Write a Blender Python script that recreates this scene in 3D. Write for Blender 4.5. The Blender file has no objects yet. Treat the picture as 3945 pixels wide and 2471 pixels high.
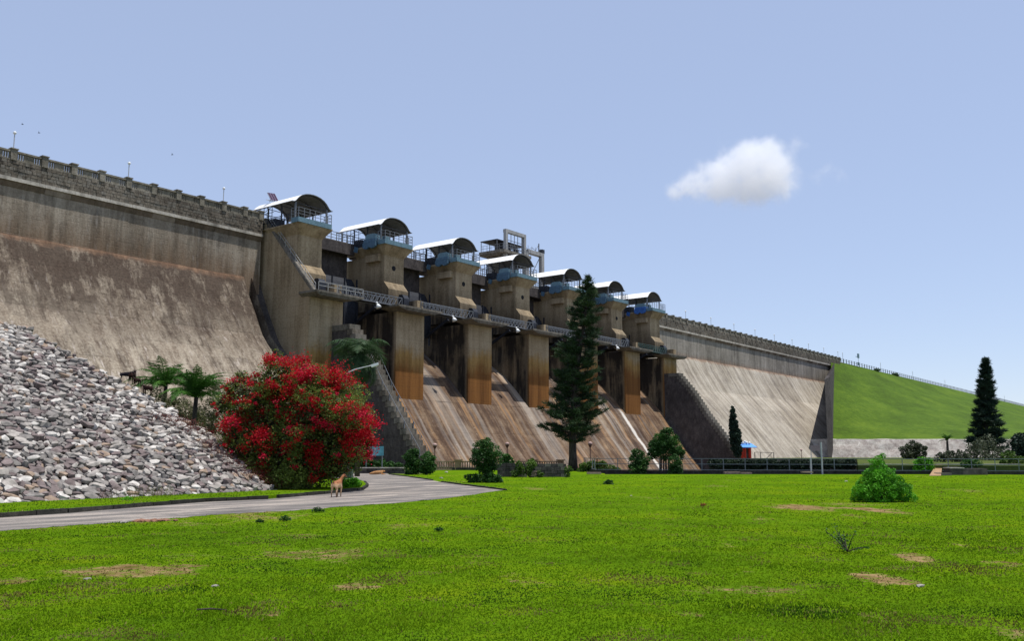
import bpy, math, random
import numpy as np
from mathutils import Vector, Matrix
R = random.Random(7)
rng = np.random.default_rng(11)
S = bpy.context.scene
COL = S.collection
rad = math.radians
# ------------------------------------------------------------------ camera, sky, sun, exposure
AZ, PITCH, EYE = 37.456, 8.30, 1.6
cd = bpy.data.cameras.new("camera"); cam = bpy.data.objects.new("camera", cd); COL.objects.link(cam)
cam.location = (0, 0, EYE); cam.rotation_euler = (rad(90 + PITCH), 0, rad(AZ - 90))
cd.sensor_width = 36; cd.lens = 32.31; cd.clip_start = .1; cd.clip_end = 20000
S.camera = cam
SUNV = Vector((.13, -.235, 1)).normalized()
EL = math.asin(SUNV.z)
W = bpy.data.worlds.new("World"); S.world = W; W.use_nodes = True
wn = W.node_tree; wn.nodes.clear()
sky = wn.nodes.new("ShaderNodeTexSky"); sky.sky_type = 'NISHITA'; sky.sun_disc = False
sky.sun_elevation = EL; sky.sun_rotation = math.atan2(SUNV.x, SUNV.y)
sky.altitude = 900; sky.air_density = 1.0; sky.dust_density = .35; sky.ozone_density = 3.2
bg = wn.nodes.new("ShaderNodeBackground"); bg.inputs[1].default_value = .15
wo = wn.nodes.new("ShaderNodeOutputWorld")
tint = wn.nodes.new("ShaderNodeMix"); tint.data_type = 'RGBA'; tint.blend_type = 'MULTIPLY'; tint.inputs[0].default_value = 1; tint.inputs[7].default_value = (1.08, .98, .94, 1)
wn.links.new(sky.outputs[0], tint.inputs[6]); haze_ = wn.nodes.new("ShaderNodeMix"); haze_.data_type = 'RGBA'; haze_.inputs[0].default_value = .62; haze_.inputs[7].default_value = (2.45, 2.9, 4.0, 1)
wn.links.new(tint.outputs[2], haze_.inputs[6]); wn.links.new(haze_.outputs[2], bg.inputs[0]); wn.links.new(bg.outputs[0], wo.inputs[0])
sl = bpy.data.lights.new("sun", 'SUN'); sl.energy = 3.9; sl.angle = rad(.5); sl.color = (1, .965, .9)
so = bpy.data.objects.new("sun", sl); COL.objects.link(so)
so.rotation_euler = SUNV.to_track_quat('Z', 'Y').to_euler(); so.location = (0, 0, 60)
S.view_settings.view_transform = 'Standard'; S.view_settings.look = 'None'
S.view_settings.exposure = 0.38; S.view_settings.gamma = 1; S.view_settings.use_curve_mapping = False
S.render.engine = 'CYCLES'
S.cycles.use_denoising = True; S.cycles.max_bounces = 6; S.cycles.diffuse_bounces = 3; S.cycles.volume_bounces = 6
S.cycles.transparent_max_bounces = 8
# ------------------------------------------------------------------ bearings taken from the photograph -> metres
_f, _cx, _cy = 3541., 1972.5, 1235.5
_a, _p = rad(AZ), rad(PITCH)
HV = Vector((math.cos(_a), math.sin(_a), 0)); RV = Vector((math.sin(_a), -math.cos(_a), 0)); ZV = Vector((0, 0, 1))
_F = math.cos(_p) * HV + math.sin(_p) * ZV; _U = -math.sin(_p) * HV + math.cos(_p) * ZV
CAM = Vector((0, 0, EYE))
def ray(x, y):
    x, y = float(x), float(y); return _f * _F + (x - _cx) * RV + (_cy - y) * _U
def G(x, y, z=0.): d = ray(x, y); return CAM + d * ((z - EYE) / d.z)
def at(x, y, dist): d = ray(x, y); return CAM + d * (dist / d.dot(HV))
def onY(x, y, Y): d = ray(x, y); return CAM + d * (Y / d.y)
def gat(x, dist, z=0.): p = at(x, 1752, dist); return Vector((p.x, p.y, z))
# ------------------------------------------------------------------ objects
def tag(o, label=None, cat=None, group=None, kind=None):
    if label: o["label"] = label
    if cat: o["category"] = cat
    if group: o["group"] = group
    if kind: o["kind"] = kind
    return o
def root(name, loc, label, cat, group=None, rz=0.):
    o = bpy.data.objects.new(name, None); COL.objects.link(o); o.empty_display_size = .3
    o.location = loc; o.rotation_euler = (0, 0, rz)
    return tag(o, label, cat, group)
def wloc(p):
    v = Vector((0, 0, 0))
    while p: v = v + p.location; p = p.parent
    return v
class MB:
    def __init__(s, local=False): s.v = []; s.f = []; s.m = []; s.mi = 0; s.local = local
    def add(s, vs, fs):
        b = len(s.v); s.v += [tuple(v) for v in vs]; s.f += [tuple(b + i for i in f) for f in fs]; s.m += [s.mi] * len(fs); return s
    def box(s, x0, x1, y0, y1, z0, z1):
        return s.add([(x0,y0,z0),(x1,y0,z0),(x1,y1,z0),(x0,y1,z0),(x0,y0,z1),(x1,y0,z1),(x1,y1,z1),(x0,y1,z1)],
                     [(0,3,2,1),(4,5,6,7),(0,1,5,4),(1,2,6,5),(2,3,7,6),(3,0,4,7)])
    def obox(s, c, ax, ay, az):
        c, ax, ay, az = map(Vector, (c, ax, ay, az))
        vs = [c + ax*i + ay*j + az*k for k in (-1,1) for (i,j) in ((-1,-1),(1,-1),(1,1),(-1,1))]
        return s.add(vs, [(0,3,2,1),(4,5,6,7),(0,1,5,4),(1,2,6,5),(2,3,7,6),(3,0,4,7)])
    def bar(s, p, q, w, h=None):
        p, q = Vector(p), Vector(q); h = h or w; d = (q - p); L = d.length
        if L < 1e-6: return s
        d /= L; u = Vector((0,0,1)) if abs(d.z) < .95 else Vector((0,1,0))
        a = d.cross(u).normalized(); b = a.cross(d)
        return s.obox((p+q)/2, d*L/2, a*w/2, b*h/2)
    def tube(s, pts, rs, n=8, cap=True):
        pts = [Vector(p) for p in pts]; k = len(pts)
        if not hasattr(rs, '__len__'): rs = [rs]*k
        vs = []
        for i, p in enumerate(pts):
            d = (pts[min(i+1,k-1)] - pts[max(i-1,0)]).normalized()
            u = Vector((0,0,1)) if abs(d.z) < .9 else Vector((1,0,0))
            a = d.cross(u).normalized(); b = d.cross(a)
            for j in range(n):
                t = 2*math.pi*j/n; vs.append(p + (a*math.cos(t) + b*math.sin(t))*rs[i])
        fs = [(i*n+j, i*n+(j+1)%n, (i+1)*n+(j+1)%n, (i+1)*n+j) for i in range(k-1) for j in range(n)]
        if cap: fs += [tuple(range(n))[::-1], tuple((k-1)*n+j for j in range(n))]
        return s.add(vs, fs)
    def prism(s, prof, x0, x1):            # profile of (y, z), swept in x
        n = len(prof)
        vs = [(x0,y,z) for y,z in prof] + [(x1,y,z) for y,z in prof]
        return s.add(vs, [tuple(range(n)), tuple(range(2*n-1, n-1, -1))] + [(i, i+n, (i+1)%n+n, (i+1)%n) for i in range(n)])
    def plan(s, poly, z0, z1):             # plan polygon of (x, y), extruded in z
        n = len(poly)
        vs = [(x,y,z0) for x,y in poly] + [(x,y,z1) for x,y in poly]
        return s.add(vs, [tuple(range(n))[::-1], tuple(range(n, 2*n))] + [(i, (i+1)%n, (i+1)%n+n, i+n) for i in range(n)])
    def grid(s, rows):
        m, n = len(rows), len(rows[0]); vs = [p for r in rows for p in r]
        return s.add(vs, [(i*n+j, i*n+j+1, (i+1)*n+j+1, (i+1)*n+j) for i in range(m-1) for j in range(n-1)])
    def ico(s, c, r, sub=1, sc=(1,1,1), jit=0.):
        import bmesh
        bm = bmesh.new(); bmesh.ops.create_icosphere(bm, subdivisions=sub, radius=1)
        vs = [Vector((v.co.x*sc[0], v.co.y*sc[1], v.co.z*sc[2]))*r*(1+R.uniform(-jit,jit)) + Vector(c) for v in bm.verts]
        fs = [tuple(v.index for v in f.verts) for f in bm.faces]; bm.free()
        return s.add(vs, fs)
    def build(s, name, mat, parent=None, smooth=False, fix=True):
        me = bpy.data.meshes.new(name)
        off = Vector((0,0,0)) if (s.local or not parent) else wloc(parent)
        me.from_pydata([(v[0]-off.x, v[1]-off.y, v[2]-off.z) for v in s.v], [], s.f)
        for m in (mat if isinstance(mat, (list, tuple)) else [mat]): me.materials.append(m)
        if isinstance(mat, (list, tuple)): me.polygons.foreach_set('material_index', s.m)
        if fix:
            import bmesh
            bm = bmesh.new(); bm.from_mesh(me); bmesh.ops.recalc_face_normals(bm, faces=bm.faces); bm.to_mesh(me); bm.free()
        if smooth: me.polygons.foreach_set('use_smooth', [True]*len(me.polygons))
        me.update()
        o = bpy.data.objects.new(name, me); COL.objects.link(o)
        if parent: o.parent = parent
        return o
def npmesh(name, verts, faces, mat, parent=None, local=False, midx=None):   # faces (n,3|4)
    verts = np.asarray(verts, dtype=np.float32).reshape(-1,3); faces = np.asarray(faces, dtype=np.int32)
    if parent is not None and not local: verts = verts - np.array(wloc(parent), dtype=np.float32)
    me = bpy.data.meshes.new(name); n, k = faces.shape
    me.vertices.add(len(verts)); me.vertices.foreach_set('co', verts.ravel())
    me.loops.add(n*k); me.loops.foreach_set('vertex_index', faces.ravel())
    me.polygons.add(n); me.polygons.foreach_set('loop_start', np.arange(0, n*k, k, dtype=np.int32))
    for m in (mat if isinstance(mat, (list, tuple)) else [mat]): me.materials.append(m)
    if midx is not None: me.polygons.foreach_set('material_index', np.asarray(midx, dtype=np.int32))
    me.update(calc_edges=True)
    o = bpy.data.objects.new(name, me); COL.objects.link(o)
    if parent: o.parent = parent
    return o
def dup(o, loc, label=None, rz=None, parent=None, group=None):
    c = o.copy(); COL.objects.link(c); c.location = loc
    if parent is not None: c.parent = parent
    if rz is not None: c.rotation_euler = (0, 0, rz)
    if label: c["label"] = label
    if group: c["group"] = group
    for ch in list(o.children):
        d = ch.copy(); COL.objects.link(d); d.parent = c
        for g in list(ch.children):
            e = g.copy(); COL.objects.link(e); e.parent = d
    return c
# ------------------------------------------------------------------ materials
class NT:
    def __init__(s, name, rough=.9, spec=.2):
        s.mat = bpy.data.materials.new(name); s.mat.use_nodes = True; s.t = s.mat.node_tree; s.t.nodes.clear()
        s.out = s.n("OutputMaterial"); s.b = s.n("BsdfPrincipled")
        s.b.inputs["Roughness"].default_value = rough; s.b.inputs["Specular IOR Level"].default_value = spec
        s.l(s.b.outputs[0], s.out.inputs[0])
    def n(s, t, **k):
        x = s.t.nodes.new("ShaderNode" + t)
        for a, b in k.items(): setattr(x, a, b)
        return x
    def l(s, a, b):
        if isinstance(a, (int, float)): b.default_value = a
        elif isinstance(a, (tuple, list)): b.default_value = tuple(a) + ((1,) if len(a) == 3 and b.type == 'RGBA' else ())
        else: s.t.links.new(a, b)
    def pos(s, scale=(1,1,1), obj=False):
        src = s.n("TexCoord").outputs["Object"] if obj else s.n("NewGeometry").outputs["Position"]
        m = s.n("Mapping"); s.l(src, m.inputs[0]); m.inputs[3].default_value = scale; return m.outputs[0]
    def noise(s, scale=1., vec=(1,1,1), detail=4, rough=.6, dist=0., obj=False):
        x = s.n("TexNoise"); s.l(s.pos(vec, obj), x.inputs["Vector"]); x.inputs["Scale"].default_value = scale
        x.inputs["Detail"].default_value = detail; x.inputs["Roughness"].default_value = rough; x.inputs["Distortion"].default_value = dist
        return x.outputs["Fac"]
    def mr(s, v, a, b, c=0., d=1., smooth=False):
        x = s.n("MapRange"); x.clamp = True
        if smooth: x.interpolation_type = 'SMOOTHSTEP'
        s.l(v, x.inputs[0]); s.l(a, x.inputs[1]); s.l(b, x.inputs[2]); s.l(c, x.inputs[3]); s.l(d, x.inputs[4]); return x.outputs[0]
    def m(s, op, a, b=0.):
        x = s.n("Math", operation=op); s.l(a, x.inputs[0]); s.l(b, x.inputs[1]); return x.outputs[0]
    def mix(s, f, a, b, mode='MIX'):
        x = s.n("Mix", data_type='RGBA', blend_type=mode); s.l(f, x.inputs[0]); s.l(a, x.inputs[6]); s.l(b, x.inputs[7]); return x.outputs[2]
    def ramp(s, f, stops):
        x = s.n("ValToRGB"); e = x.color_ramp.elements
        e[0].position, e[0].color = stops[0][0], (*stops[0][1], 1); e[1].position, e[1].color = stops[-1][0], (*stops[-1][1], 1)
        for p, c in stops[1:-1]: q = e.new(p); q.color = (*c, 1)
        s.l(f, x.inputs[0]); return x.outputs[0]
    def xyz(s):
        x = s.n("SeparateXYZ"); s.l(s.n("NewGeometry").outputs["Position"], x.inputs[0]); return x.outputs
    def done(s, col, bump=None, bs=.4, bd=.05):
        s.l(col, s.b.inputs["Base Color"])
        if bump is not None:
            b = s.n("Bump"); b.inputs["Strength"].default_value = bs; b.inputs["Distance"].default_value = bd
            s.l(bump, b.inputs["Height"]); s.l(b.outputs[0], s.b.inputs["Normal"])
        return s.mat
def plain(name, col, rough=.7, var=.25, sc=3., metal=0., spec=.3):
    t = NT(name, rough, spec); t.b.inputs["Metallic"].default_value = metal
    n = t.noise(sc, detail=5)
    d = tuple(c*(1-var) for c in col); u = tuple(min(1, c*(1+var)) for c in col)
    return t.done(t.ramp(n, [(.3, d), (.7, u)]), n, .2, .02)
def leafm(name, dark, mid, light, sc=1.2, tr=.25, rough=.6):
    t = NT(name, rough, .25 if rough < 1 else 0.)
    big = t.noise(sc, detail=3); fine = t.noise(23., detail=2)
    f = t.m('ADD', t.m('MULTIPLY', big, .55), t.m('MULTIPLY', fine, .45))
    c = t.ramp(f, [(.34, dark), (.5, mid), (.66, light)])
    t.l(c, t.b.inputs["Base Color"])
    tl = t.n("BsdfTranslucent"); t.l(c, tl.inputs[0]); ms = t.n("MixShader"); ms.inputs[0].default_value = tr
    t.l(t.b.outputs[0], ms.inputs[1]); t.l(tl.outputs[0], ms.inputs[2]); t.l(ms.outputs[0], t.out.inputs[0])
    return t.mat
def concrete(name, dark, mid, light, streak=(1,1,.07), ssc=.9, rust=None, rustcol=(.25,.10,.03), stain=.6, stc=(.035,.03,.026), white=0., wcol=(.5,.46,.42), blocks=0., lines=0., lo=0.36, hi=.65, fine_=1., topdark=None, rim=None):
    t = NT(name, .92, .15); x, y, z = t.xyz()
    big = t.noise(.12, detail=5, rough=.65); st = t.noise(ssc, streak, 6, .65, .15); fine = t.noise(3.5, detail=6, rough=.7)
    f = t.m('ADD', t.m('ADD', t.m('MULTIPLY', big, .3), t.m('MULTIPLY', st, .42)), t.m('MULTIPLY', fine, .28*fine_))
    col = t.ramp(f, [(lo, dark), (.5, mid), (hi, light)])
    if stain:
        s2 = t.noise(ssc*.55, tuple(v*1.3 for v in streak), 6, .7, .3)
        col = t.mix(t.m('MULTIPLY', t.mr(t.m('ADD', t.m('MULTIPLY', s2, .6), t.m('MULTIPLY', t.noise(.3, detail=6, rough=.7), .4)), .5, .62), stain), col, stc)
    if white:
        w = t.noise(ssc*1.9, tuple(v*1.1 for v in streak), 5, .7, .1)
        col = t.mix(t.m('MULTIPLY', t.mr(t.m('ADD', t.m('MULTIPLY', w, .7), t.m('MULTIPLY', t.noise(1.1, detail=4), .3)), .56, .66), white), col, wcol)
    if rust:
        z0, z1, amt = rust
        zz = t.m('ADD', z, t.m('MULTIPLY', t.m('SUBTRACT', t.noise(.9, (1,1,.25), 5, .7), .5), (z1-z0)*1.6))
        r = t.m('MULTIPLY', t.mr(zz, z1, z0), amt); col = t.mix(r, col, t.mix(t.mr(st, .35, .65), tuple(c*.6 for c in rustcol), tuple(c*1.25 for c in rustcol)))
    if topdark:
        td = t.m('MULTIPLY', t.mr(t.m('ADD', z, t.m('MULTIPLY', t.m('SUBTRACT', big, .5), 14.)), topdark[0], topdark[1]), t.mr(t.m('ADD', t.m('MULTIPLY', t.noise(.16, (1,.7,.7), 7, .8), .6), t.m('MULTIPLY', st, .4)),   .40, .50))
        col = t.mix(t.m('MULTIPLY', td, .92), col, t.ramp(fine, [(.35,tuple(c*.8 for c in stc)),(.6,tuple(c*1.5 for c in stc))]))
    if rim:
        rz_ = t.m('ADD', z, t.m('MULTIPLY', t.m('SUBTRACT', t.noise(.5, detail=5, rough=.7), .5), 2.2))
        col = t.mix(t.m('MULTIPLY', t.mr(rz_, 26.2, 26.9), rim), col, t.ramp(st, [(.35,(.12,.06,.035)),(.62,(.30,.18,.11))]))
    h = t.m('ADD', fine, t.m('MULTIPLY', st, .8))
    if blocks or lines:
        zs = t.m('MULTIPLY', t.m('FRACT', t.m('DIVIDE', z, blocks or lines)), 1.)
        e = t.mr(t.m('ABSOLUTE', t.m('SUBTRACT', zs, .5)), .44, .5)
        if blocks:
            row = t.m('FLOOR', t.m('DIVIDE', z, blocks))
            xs = t.m('FRACT', t.m('ADD', t.m('DIVIDE', t.m('ADD', x, t.m('MULTIPLY', y, .77)), blocks*1.9), t.m('MULTIPLY', row, .37)))
            e = t.m('MAXIMUM', e, t.mr(t.m('ABSOLUTE', t.m('SUBTRACT', xs, .5)), .465, .5))
        e = t.m('MULTIPLY', e, t.mr(t.noise(.6, detail=4), .42, .6))
        col = t.mix(t.m('MULTIPLY', e, .42), col, tuple(c*.35 for c in mid)); h = t.m('SUBTRACT', h, t.m('MULTIPLY', e, .6))
    return t.done(col, h, .55, .09)
M = {}
M['wall'] = concrete("weathered_wall_concrete", (.11,.085,.062), (.235,.195,.15), (.40,.35,.285), rust=(27.2, 30.5, .6), rustcol=(.15,.085,.045), stain=.55, white=.3, blocks=.7)
M['wallR'] = concrete("pale_wall_concrete", (.11,.098,.08), (.24,.215,.18), (.38,.345,.30), rust=(26.9, 28.2, .45), rustcol=(.2,.1,.05), stain=.4, white=.4, blocks=.9)
M['slopeL'] = concrete("brown_slope_concrete", (.058,.043,.031), (.205,.163,.122), (.39,.335,.26), streak=(1.1,.2,.2), ssc=1.1, stain=.9, stc=(.045,.031,.023), white=.8, wcol=(.46,.40,.35), lines=1.4, fine_=1.3, lo=.38, hi=.63, topdark=(12., 22.), rim=.55)
M['slopeR'] = concrete("beige_slope_concrete", (.15,.125,.095), (.32,.28,.225), (.49,.445,.375), streak=(.75,.05,.05), ssc=.8, stain=.55, stc=(.12,.1,.088), white=.5, wcol=(.5,.46,.41), lo=.38, hi=.62, rim=.7)
M['dark_stone'] = concrete("dark_rubble_masonry", (.03,.026,.026), (.075,.065,.062), (.14,.12,.11), streak=(1,1,.6), ssc=1.5, stain=.4, blocks=.55)
M['stone'] = concrete("crest_masonry", (.055,.044,.034), (.145,.124,.098), (.28,.245,.20), streak=(1,1,.5), ssc=1.2, stain=.85, stc=(.025,.021,.017))
M['parapet'] = concrete("parapet_concrete", (.10,.088,.066), (.21,.19,.15), (.34,.31,.26), streak=(1,1,.5), ssc=1.2, stain=.5)
M['step'] = concrete("step_masonry", (.07,.062,.05), (.15,.135,.112), (.26,.235,.20), streak=(1,1,.5), ssc=1.5, stain=.6)
M['course'] = concrete("white_string_course", (.2,.18,.15), (.42,.385,.33), (.56,.52,.46), stain=.5, white=.3)
M['corbelA'] = concrete("corbel_brown", (.07,.052,.036), (.14,.105,.075), (.22,.17,.13), stain=.4)
M['corbelB'] = concrete("corbel_tan", (.12,.095,.07), (.23,.185,.145), (.33,.28,.23), stain=.3)
M['steel'] = plain("grey_steel_paint", (.15,.16,.175), .55, .25, 4)
M['darksteel'] = plain("dark_steel", (.022,.025,.034), .6, .4, 4)
M['hood'] = plain("white_roof_sheet", (.80,.79,.76), .5, .06, 1.5)
M['soffit'] = plain("grey_roof_underside", (.16,.17,.18), .7, .2, 2)
M['blue'] = plain("blue_grey_paint", (.11,.19,.23), .55, .22, 2.5)
M['blue2'] = plain("blue_hoist_paint", (.065,.125,.18), .55, .25, 2.5)
M['blue3'] = plain("bright_blue_hoist_paint", (.03,.11,.35), .5, .2, 2.5)
M['black'] = plain("black_opening", (.012,.012,.014), .9, .3, 3)
M['whitec'] = concrete("whitewashed_concrete", (.17,.17,.165), (.28,.28,.28), (.40,.40,.39), stain=.35, stc=(.16,.14,.12))
M['lampwhite'] = plain("white_lamp_glass", (.75,.76,.75), .3, .05, 2)
M['galv'] = plain("galvanised_pole", (.38,.39,.40), .45, .15, 5)
def pier_mat():
    t = NT("pier_concrete_with_ochre_stain", .9, .15); x, y, z = t.xyz()
    big = t.noise(.2, detail=5); st = t.noise(.9, (1,1,.05), 6, .65, .1); fine = t.noise(3.5, detail=6, rough=.7)
    f = t.m('ADD', t.m('ADD', t.m('MULTIPLY', big, .3), t.m('MULTIPLY', st, .4)), t.m('MULTIPLY', fine, .3))
    col = t.ramp(f, [(.36, (.13,.095,.056)), (.5, (.315,.24,.15)), (.66, (.49,.40,.275))])
    # ochre wash rises with x (the far piers are stained higher), deep rust at the foot
    up = t.m('ADD', t.mr(x, 95., 180., 0., 6.), t.m('MULTIPLY', t.m('SUBTRACT', t.noise(.11, (1,0,0), 1), .5), 7.))
    zz = t.m('SUBTRACT', t.m('ADD', z, t.m('MULTIPLY', t.m('SUBTRACT', t.noise(.8, (1,1,.35), 6, .8), .5), 6.)), up)
    front = t.mr(y, 100.6, 100.0)
    o = t.m('MULTIPLY', t.m('MULTIPLY', t.mr(zz, 17.2, 15.6), front), .85)
    col = t.mix(o, col, t.mix(t.mr(st, .35, .65), (.19,.10,.022), (.36,.21,.06)))
    o2 = t.m('MULTIPLY', t.m('MULTIPLY', t.mr(zz, 15.2, 13.0), front), .8)
    col = t.mix(o2, col, t.mix(t.mr(st, .35, .65), (.085,.026,.006), (.20,.07,.014)))
    # black algae on the wetted flanks, thickened to paint in the shade between piers
    alg_shade = t.mr(t.m('ADD', t.m('MULTIPLY', t.noise(.5, (1,1,.12), 6, .7, .2), .6), t.m('MULTIPLY', big, .4)), .33, .52)
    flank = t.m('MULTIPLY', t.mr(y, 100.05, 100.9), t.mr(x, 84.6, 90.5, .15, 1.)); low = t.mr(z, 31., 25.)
    col = t.mix(t.m('MULTIPLY', t.m('MULTIPLY', alg_shade, flank), t.m('MULTIPLY', low, .94)), col, (.012,.011,.012))
    e = t.mr(t.m('ABSOLUTE', t.m('SUBTRACT', t.m('FRACT', t.m('DIVIDE', z, 1.5)), .5)), .475, .5)
    col = t.mix(t.m('MULTIPLY', e, .3), col, (.06,.045,.03))
    return t.done(col, t.m('SUBTRACT', t.m('ADD', fine, st), t.m('MULTIPLY', e, .5)), .5, .08)
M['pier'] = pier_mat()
def chute_mat():
    t = NT("stained_spillway_concrete", .88, .2); x, y, z = t.xyz()
    st = t.noise(.62, (1,.035,.035), 6, .6, .12); st2 = t.noise(2.4, (1,.05,.05), 5, .65, .1); blot = t.noise(.28, detail=6, rough=.7); fine = t.noise(3., detail=6, rough=.7)
    f = t.m('ADD', t.m('ADD', t.m('MULTIPLY', st, .34), t.m('MULTIPLY', blot, .38)), t.m('ADD', t.m('MULTIPLY', fine, .15), t.m('MULTIPLY', st2, .13)))
    col = t.ramp(f, [(.38, (.03,.017,.011)), (.47, (.082,.048,.029)), (.55, (.165,.11,.068)), (.65, (.31,.25,.18))])
    col = t.mix(t.m('MULTIPLY', t.mr(t.noise(.4, (1,.12,.12), 5, .7), .52, .63), .6), col, (.36,.20,.085))
    pal = t.noise(.5, (.8,.03,.03), 5, .6, .1)
    col = t.mix(t.m('MULTIPLY', t.mr(pal, .54, .66), .45), col, (.40,.36,.31))
    grey = t.noise(.35, (1.2,.03,.03), 4, .6, .1)
    col = t.mix(t.m('MULTIPLY', t.mr(grey, .52, .6), .45), col, (.13,.115,.105))
    e = t.mr(t.m('ABSOLUTE', t.m('SUBTRACT', t.m('FRACT', t.m('DIVIDE', z, 1.25)), .5)), .47, .5)
    e = t.m('MULTIPLY', e, t.mr(t.noise(.35, detail=4), .45, .6))
    col = t.mix(t.m('MULTIPLY', e, .6), col, (.06,.035,.025))
    lw = t.m('MULTIPLY', t.mr(t.m('ABSOLUTE', t.m('SUBTRACT', x, t.m('ADD', 168.3, t.m('MULTIPLY', t.noise(.8, detail=3), .8)))), .75, .35), t.mr(z, 11.5, 10.))
    col = t.mix(t.m('MULTIPLY', lw, .85), col, (.62,.58,.52))
    chips = t.mr(t.noise(1.1, (1,.9,1.6), 5, .75), .655, .69); chips = t.m('MULTIPLY', chips, t.mr(z, 9., 6.))
    col = t.mix(t.m('MULTIPLY', chips, .7), col, (.5,.44,.37))
    return t.done(col, t.m('SUBTRACT', t.m('ADD', fine, st2), e), .6, .08)
M['chute'] = chute_mat()
# ------------------------------------------------------------------ ground fields
_lat = rng.random((64, 64))
def vnoise(x, y, s):
    x = np.asarray(x)*s + 100.3; y = np.asarray(y)*s + 57.7
    xi, yi = np.floor(x).astype(int), np.floor(y).astype(int); fx, fy = x-xi, y-yi
    fx = fx*fx*(3-2*fx); fy = fy*fy*(3-2*fy); L = lambda i, j: _lat[i % 64, j % 64]
    return (L(xi,yi)*(1-fx)+L(xi+1,yi)*fx)*(1-fy) + (L(xi,yi+1)*(1-fx)+L(xi+1,yi+1)*fx)*fy
def fbm(x, y, s, o=4):
    v = 0.; a = .5
    for k in range(o): v = v + a*vnoise(x + 13*k, y - 7*k, s*2**k); a *= .5
    return v / (1 - .5**o)
SOIL = [(560,2195,330,26,.9),(60,2240,160,22,.7),(3080,1955,110,16,1.),(3370,1968,95,14,1.),(3300,1990,60,12,.8),(3520,2150,95,18,.9),(3360,2225,130,26,.9),
        (3480,2240,90,22,.7),(3700,2100,70,10,.8),(3850,2170,90,12,.7),(1330,2255,140,20,.8),(1420,2260,70,14,.8),(690,2395,80,14,.7),(240,2440,60,14,.7),
        (2830,2100,120,12,.6),(3330,2370,110,16,.7),(2660,2370,60,12,.7),(2560,2265,70,12,.5),(250,2330,160,16,.5),(560,2012,70,10,.9),(2060,1886,70,7,.8),
        (2110,1885,60,6,.6),(1060,2365,60,10,.7),(3800,2330,160,20,.5),(2900,1860,70,5,.4),(1800,2380,120,18,.4),(2100,2140,90,12,.4),(3900,2440,120,22,.6)]
def to_px(x, y):
    q = np.stack([x, y, np.full_like(x, -EYE)], -1); w = q @ np.array(_F)
    return _cx + _f*(q @ np.array(RV))/w, _cy - _f*(q @ np.array(_U))/w
SG = []
for (px, py, rx, ry, amp) in SOIL:
    c = G(px, py); e = G(px+rx, py); n_ = G(px, py-ry); SG.append((c.x, c.y, (e-c).length, (n_-c).length, amp))
def soil(x, y):
    s = np.clip((fbm(x, y, .35, 5) - .66)*5, 0, .6)
    br = fbm(x+40, y, 1.6, 4)
    for (cx_, cy_, rx, ry, amp) in SG:
        dx, dy = x-cx_, y-cy_; u = (dx*RV.x + dy*RV.y)/rx; w = (dx*HV.x + dy*HV.y)/ry
        g = amp*np.exp(-(u*u + w*w)*.9); s = np.maximum(s, np.clip(g*2.1 - .65 + (br-.5)*2.6, 0, 1)*amp)
    return np.clip(s, 0, 1)
def attr(o, name, vals):
    a = o.data.attributes.new(name, 'FLOAT', 'POINT'); a.data.foreach_set('value', np.asarray(vals, dtype=np.float32))
def lawn_mat(name, gm, blades=False):
    t = NT(name, 1., 0.); fine = t.noise(14., detail=5, rough=.7); big = t.noise(.22, detail=5, rough=.6); mid = t.noise(1.4, detail=5, rough=.7)
    f = t.m('ADD', t.m('MULTIPLY', big, .36), t.m('ADD', t.m('MULTIPLY', mid, .36), t.m('MULTIPLY', fine, .28)))
    g = tuple(gm)
    col = t.ramp(f, [(.36, (g[0]*.45, g[1]*.5, g[2])), (.5, g), (.64, (g[0]*1.75, g[1]*1.22, g[2]*1.2))])
    if not blades:
        at_ = t.n("Attribute", attribute_name='soil').outputs['Fac']
        fs = t.m('ADD', at_, t.m('MULTIPLY', t.m('SUBTRACT', t.noise(3.8, detail=8, rough=.85), .5), 4.2))
        sc = t.ramp(t.noise(2.2, detail=5), [(.35, (.12,.062,.032)), (.65, (.36,.22,.13))])
        col = t.mix(t.m('MULTIPLY', t.mr(fs, .5, .8), t.mr(at_, .05, .35, 0., .85)), col, sc)
        dk = t.mr(t.m('ADD', t.m('MULTIPLY', t.noise(5.5, detail=5, rough=.8), .7), t.m('MULTIPLY', mid, .3)), .56, .64)
        col = t.mix(t.m('MULTIPLY', dk, .5), col, (.03,.05,.008))
    return t.done(col, t.m('ADD', fine, mid), .8, .06)
LG = (.088,.172,.005)
M['lawn'] = lawn_mat("lawn_grass_ground", LG)
M['blade'] = leafm("grass_blade", (.075,.15,.004), (.125,.22,.006), (.185,.285,.012), .8, .45, 1.)
M['dryblade'] = leafm("dry_grass_blade", (.06,.05,.012), (.16,.14,.035), (.30,.25,.09), 1.5, .3, 1.)
M['darkblade'] = leafm("dark_weed_blade", (.02,.05,.004), (.045,.10,.008), (.08,.16,.012), 1.5, .3, 1.)
M['bank'] = lawn_mat("rough_bank_ground", (.075,.10,.03))
def emb_mat():
    t = NT("embankment_grass", .95, .1); z = t.xyz()[2]
    fine = t.noise(.7, detail=8, rough=.8); big = t.noise(.05, (1,1,3.5), 6, .65)
    f = t.m('ADD', t.m('MULTIPLY', big, .5), t.m('MULTIPLY', fine, .5))
    col = t.ramp(f, [(.36, (.036,.062,.007)), (.5, (.058,.105,.009)), (.64, (.10,.155,.014))])
    e = t.mr(t.m('ABSOLUTE', t.m('SUBTRACT', t.m('FRACT', t.m('DIVIDE', t.m('ADD', z, 2.4), 8.2)), .5)), .03, 0.)
    col = t.mix(t.m('MULTIPLY', e, .35), col, (.08,.15,.018))
    return t.done(col, fine, .7, .25)
M['emb'] = emb_mat()
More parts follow.
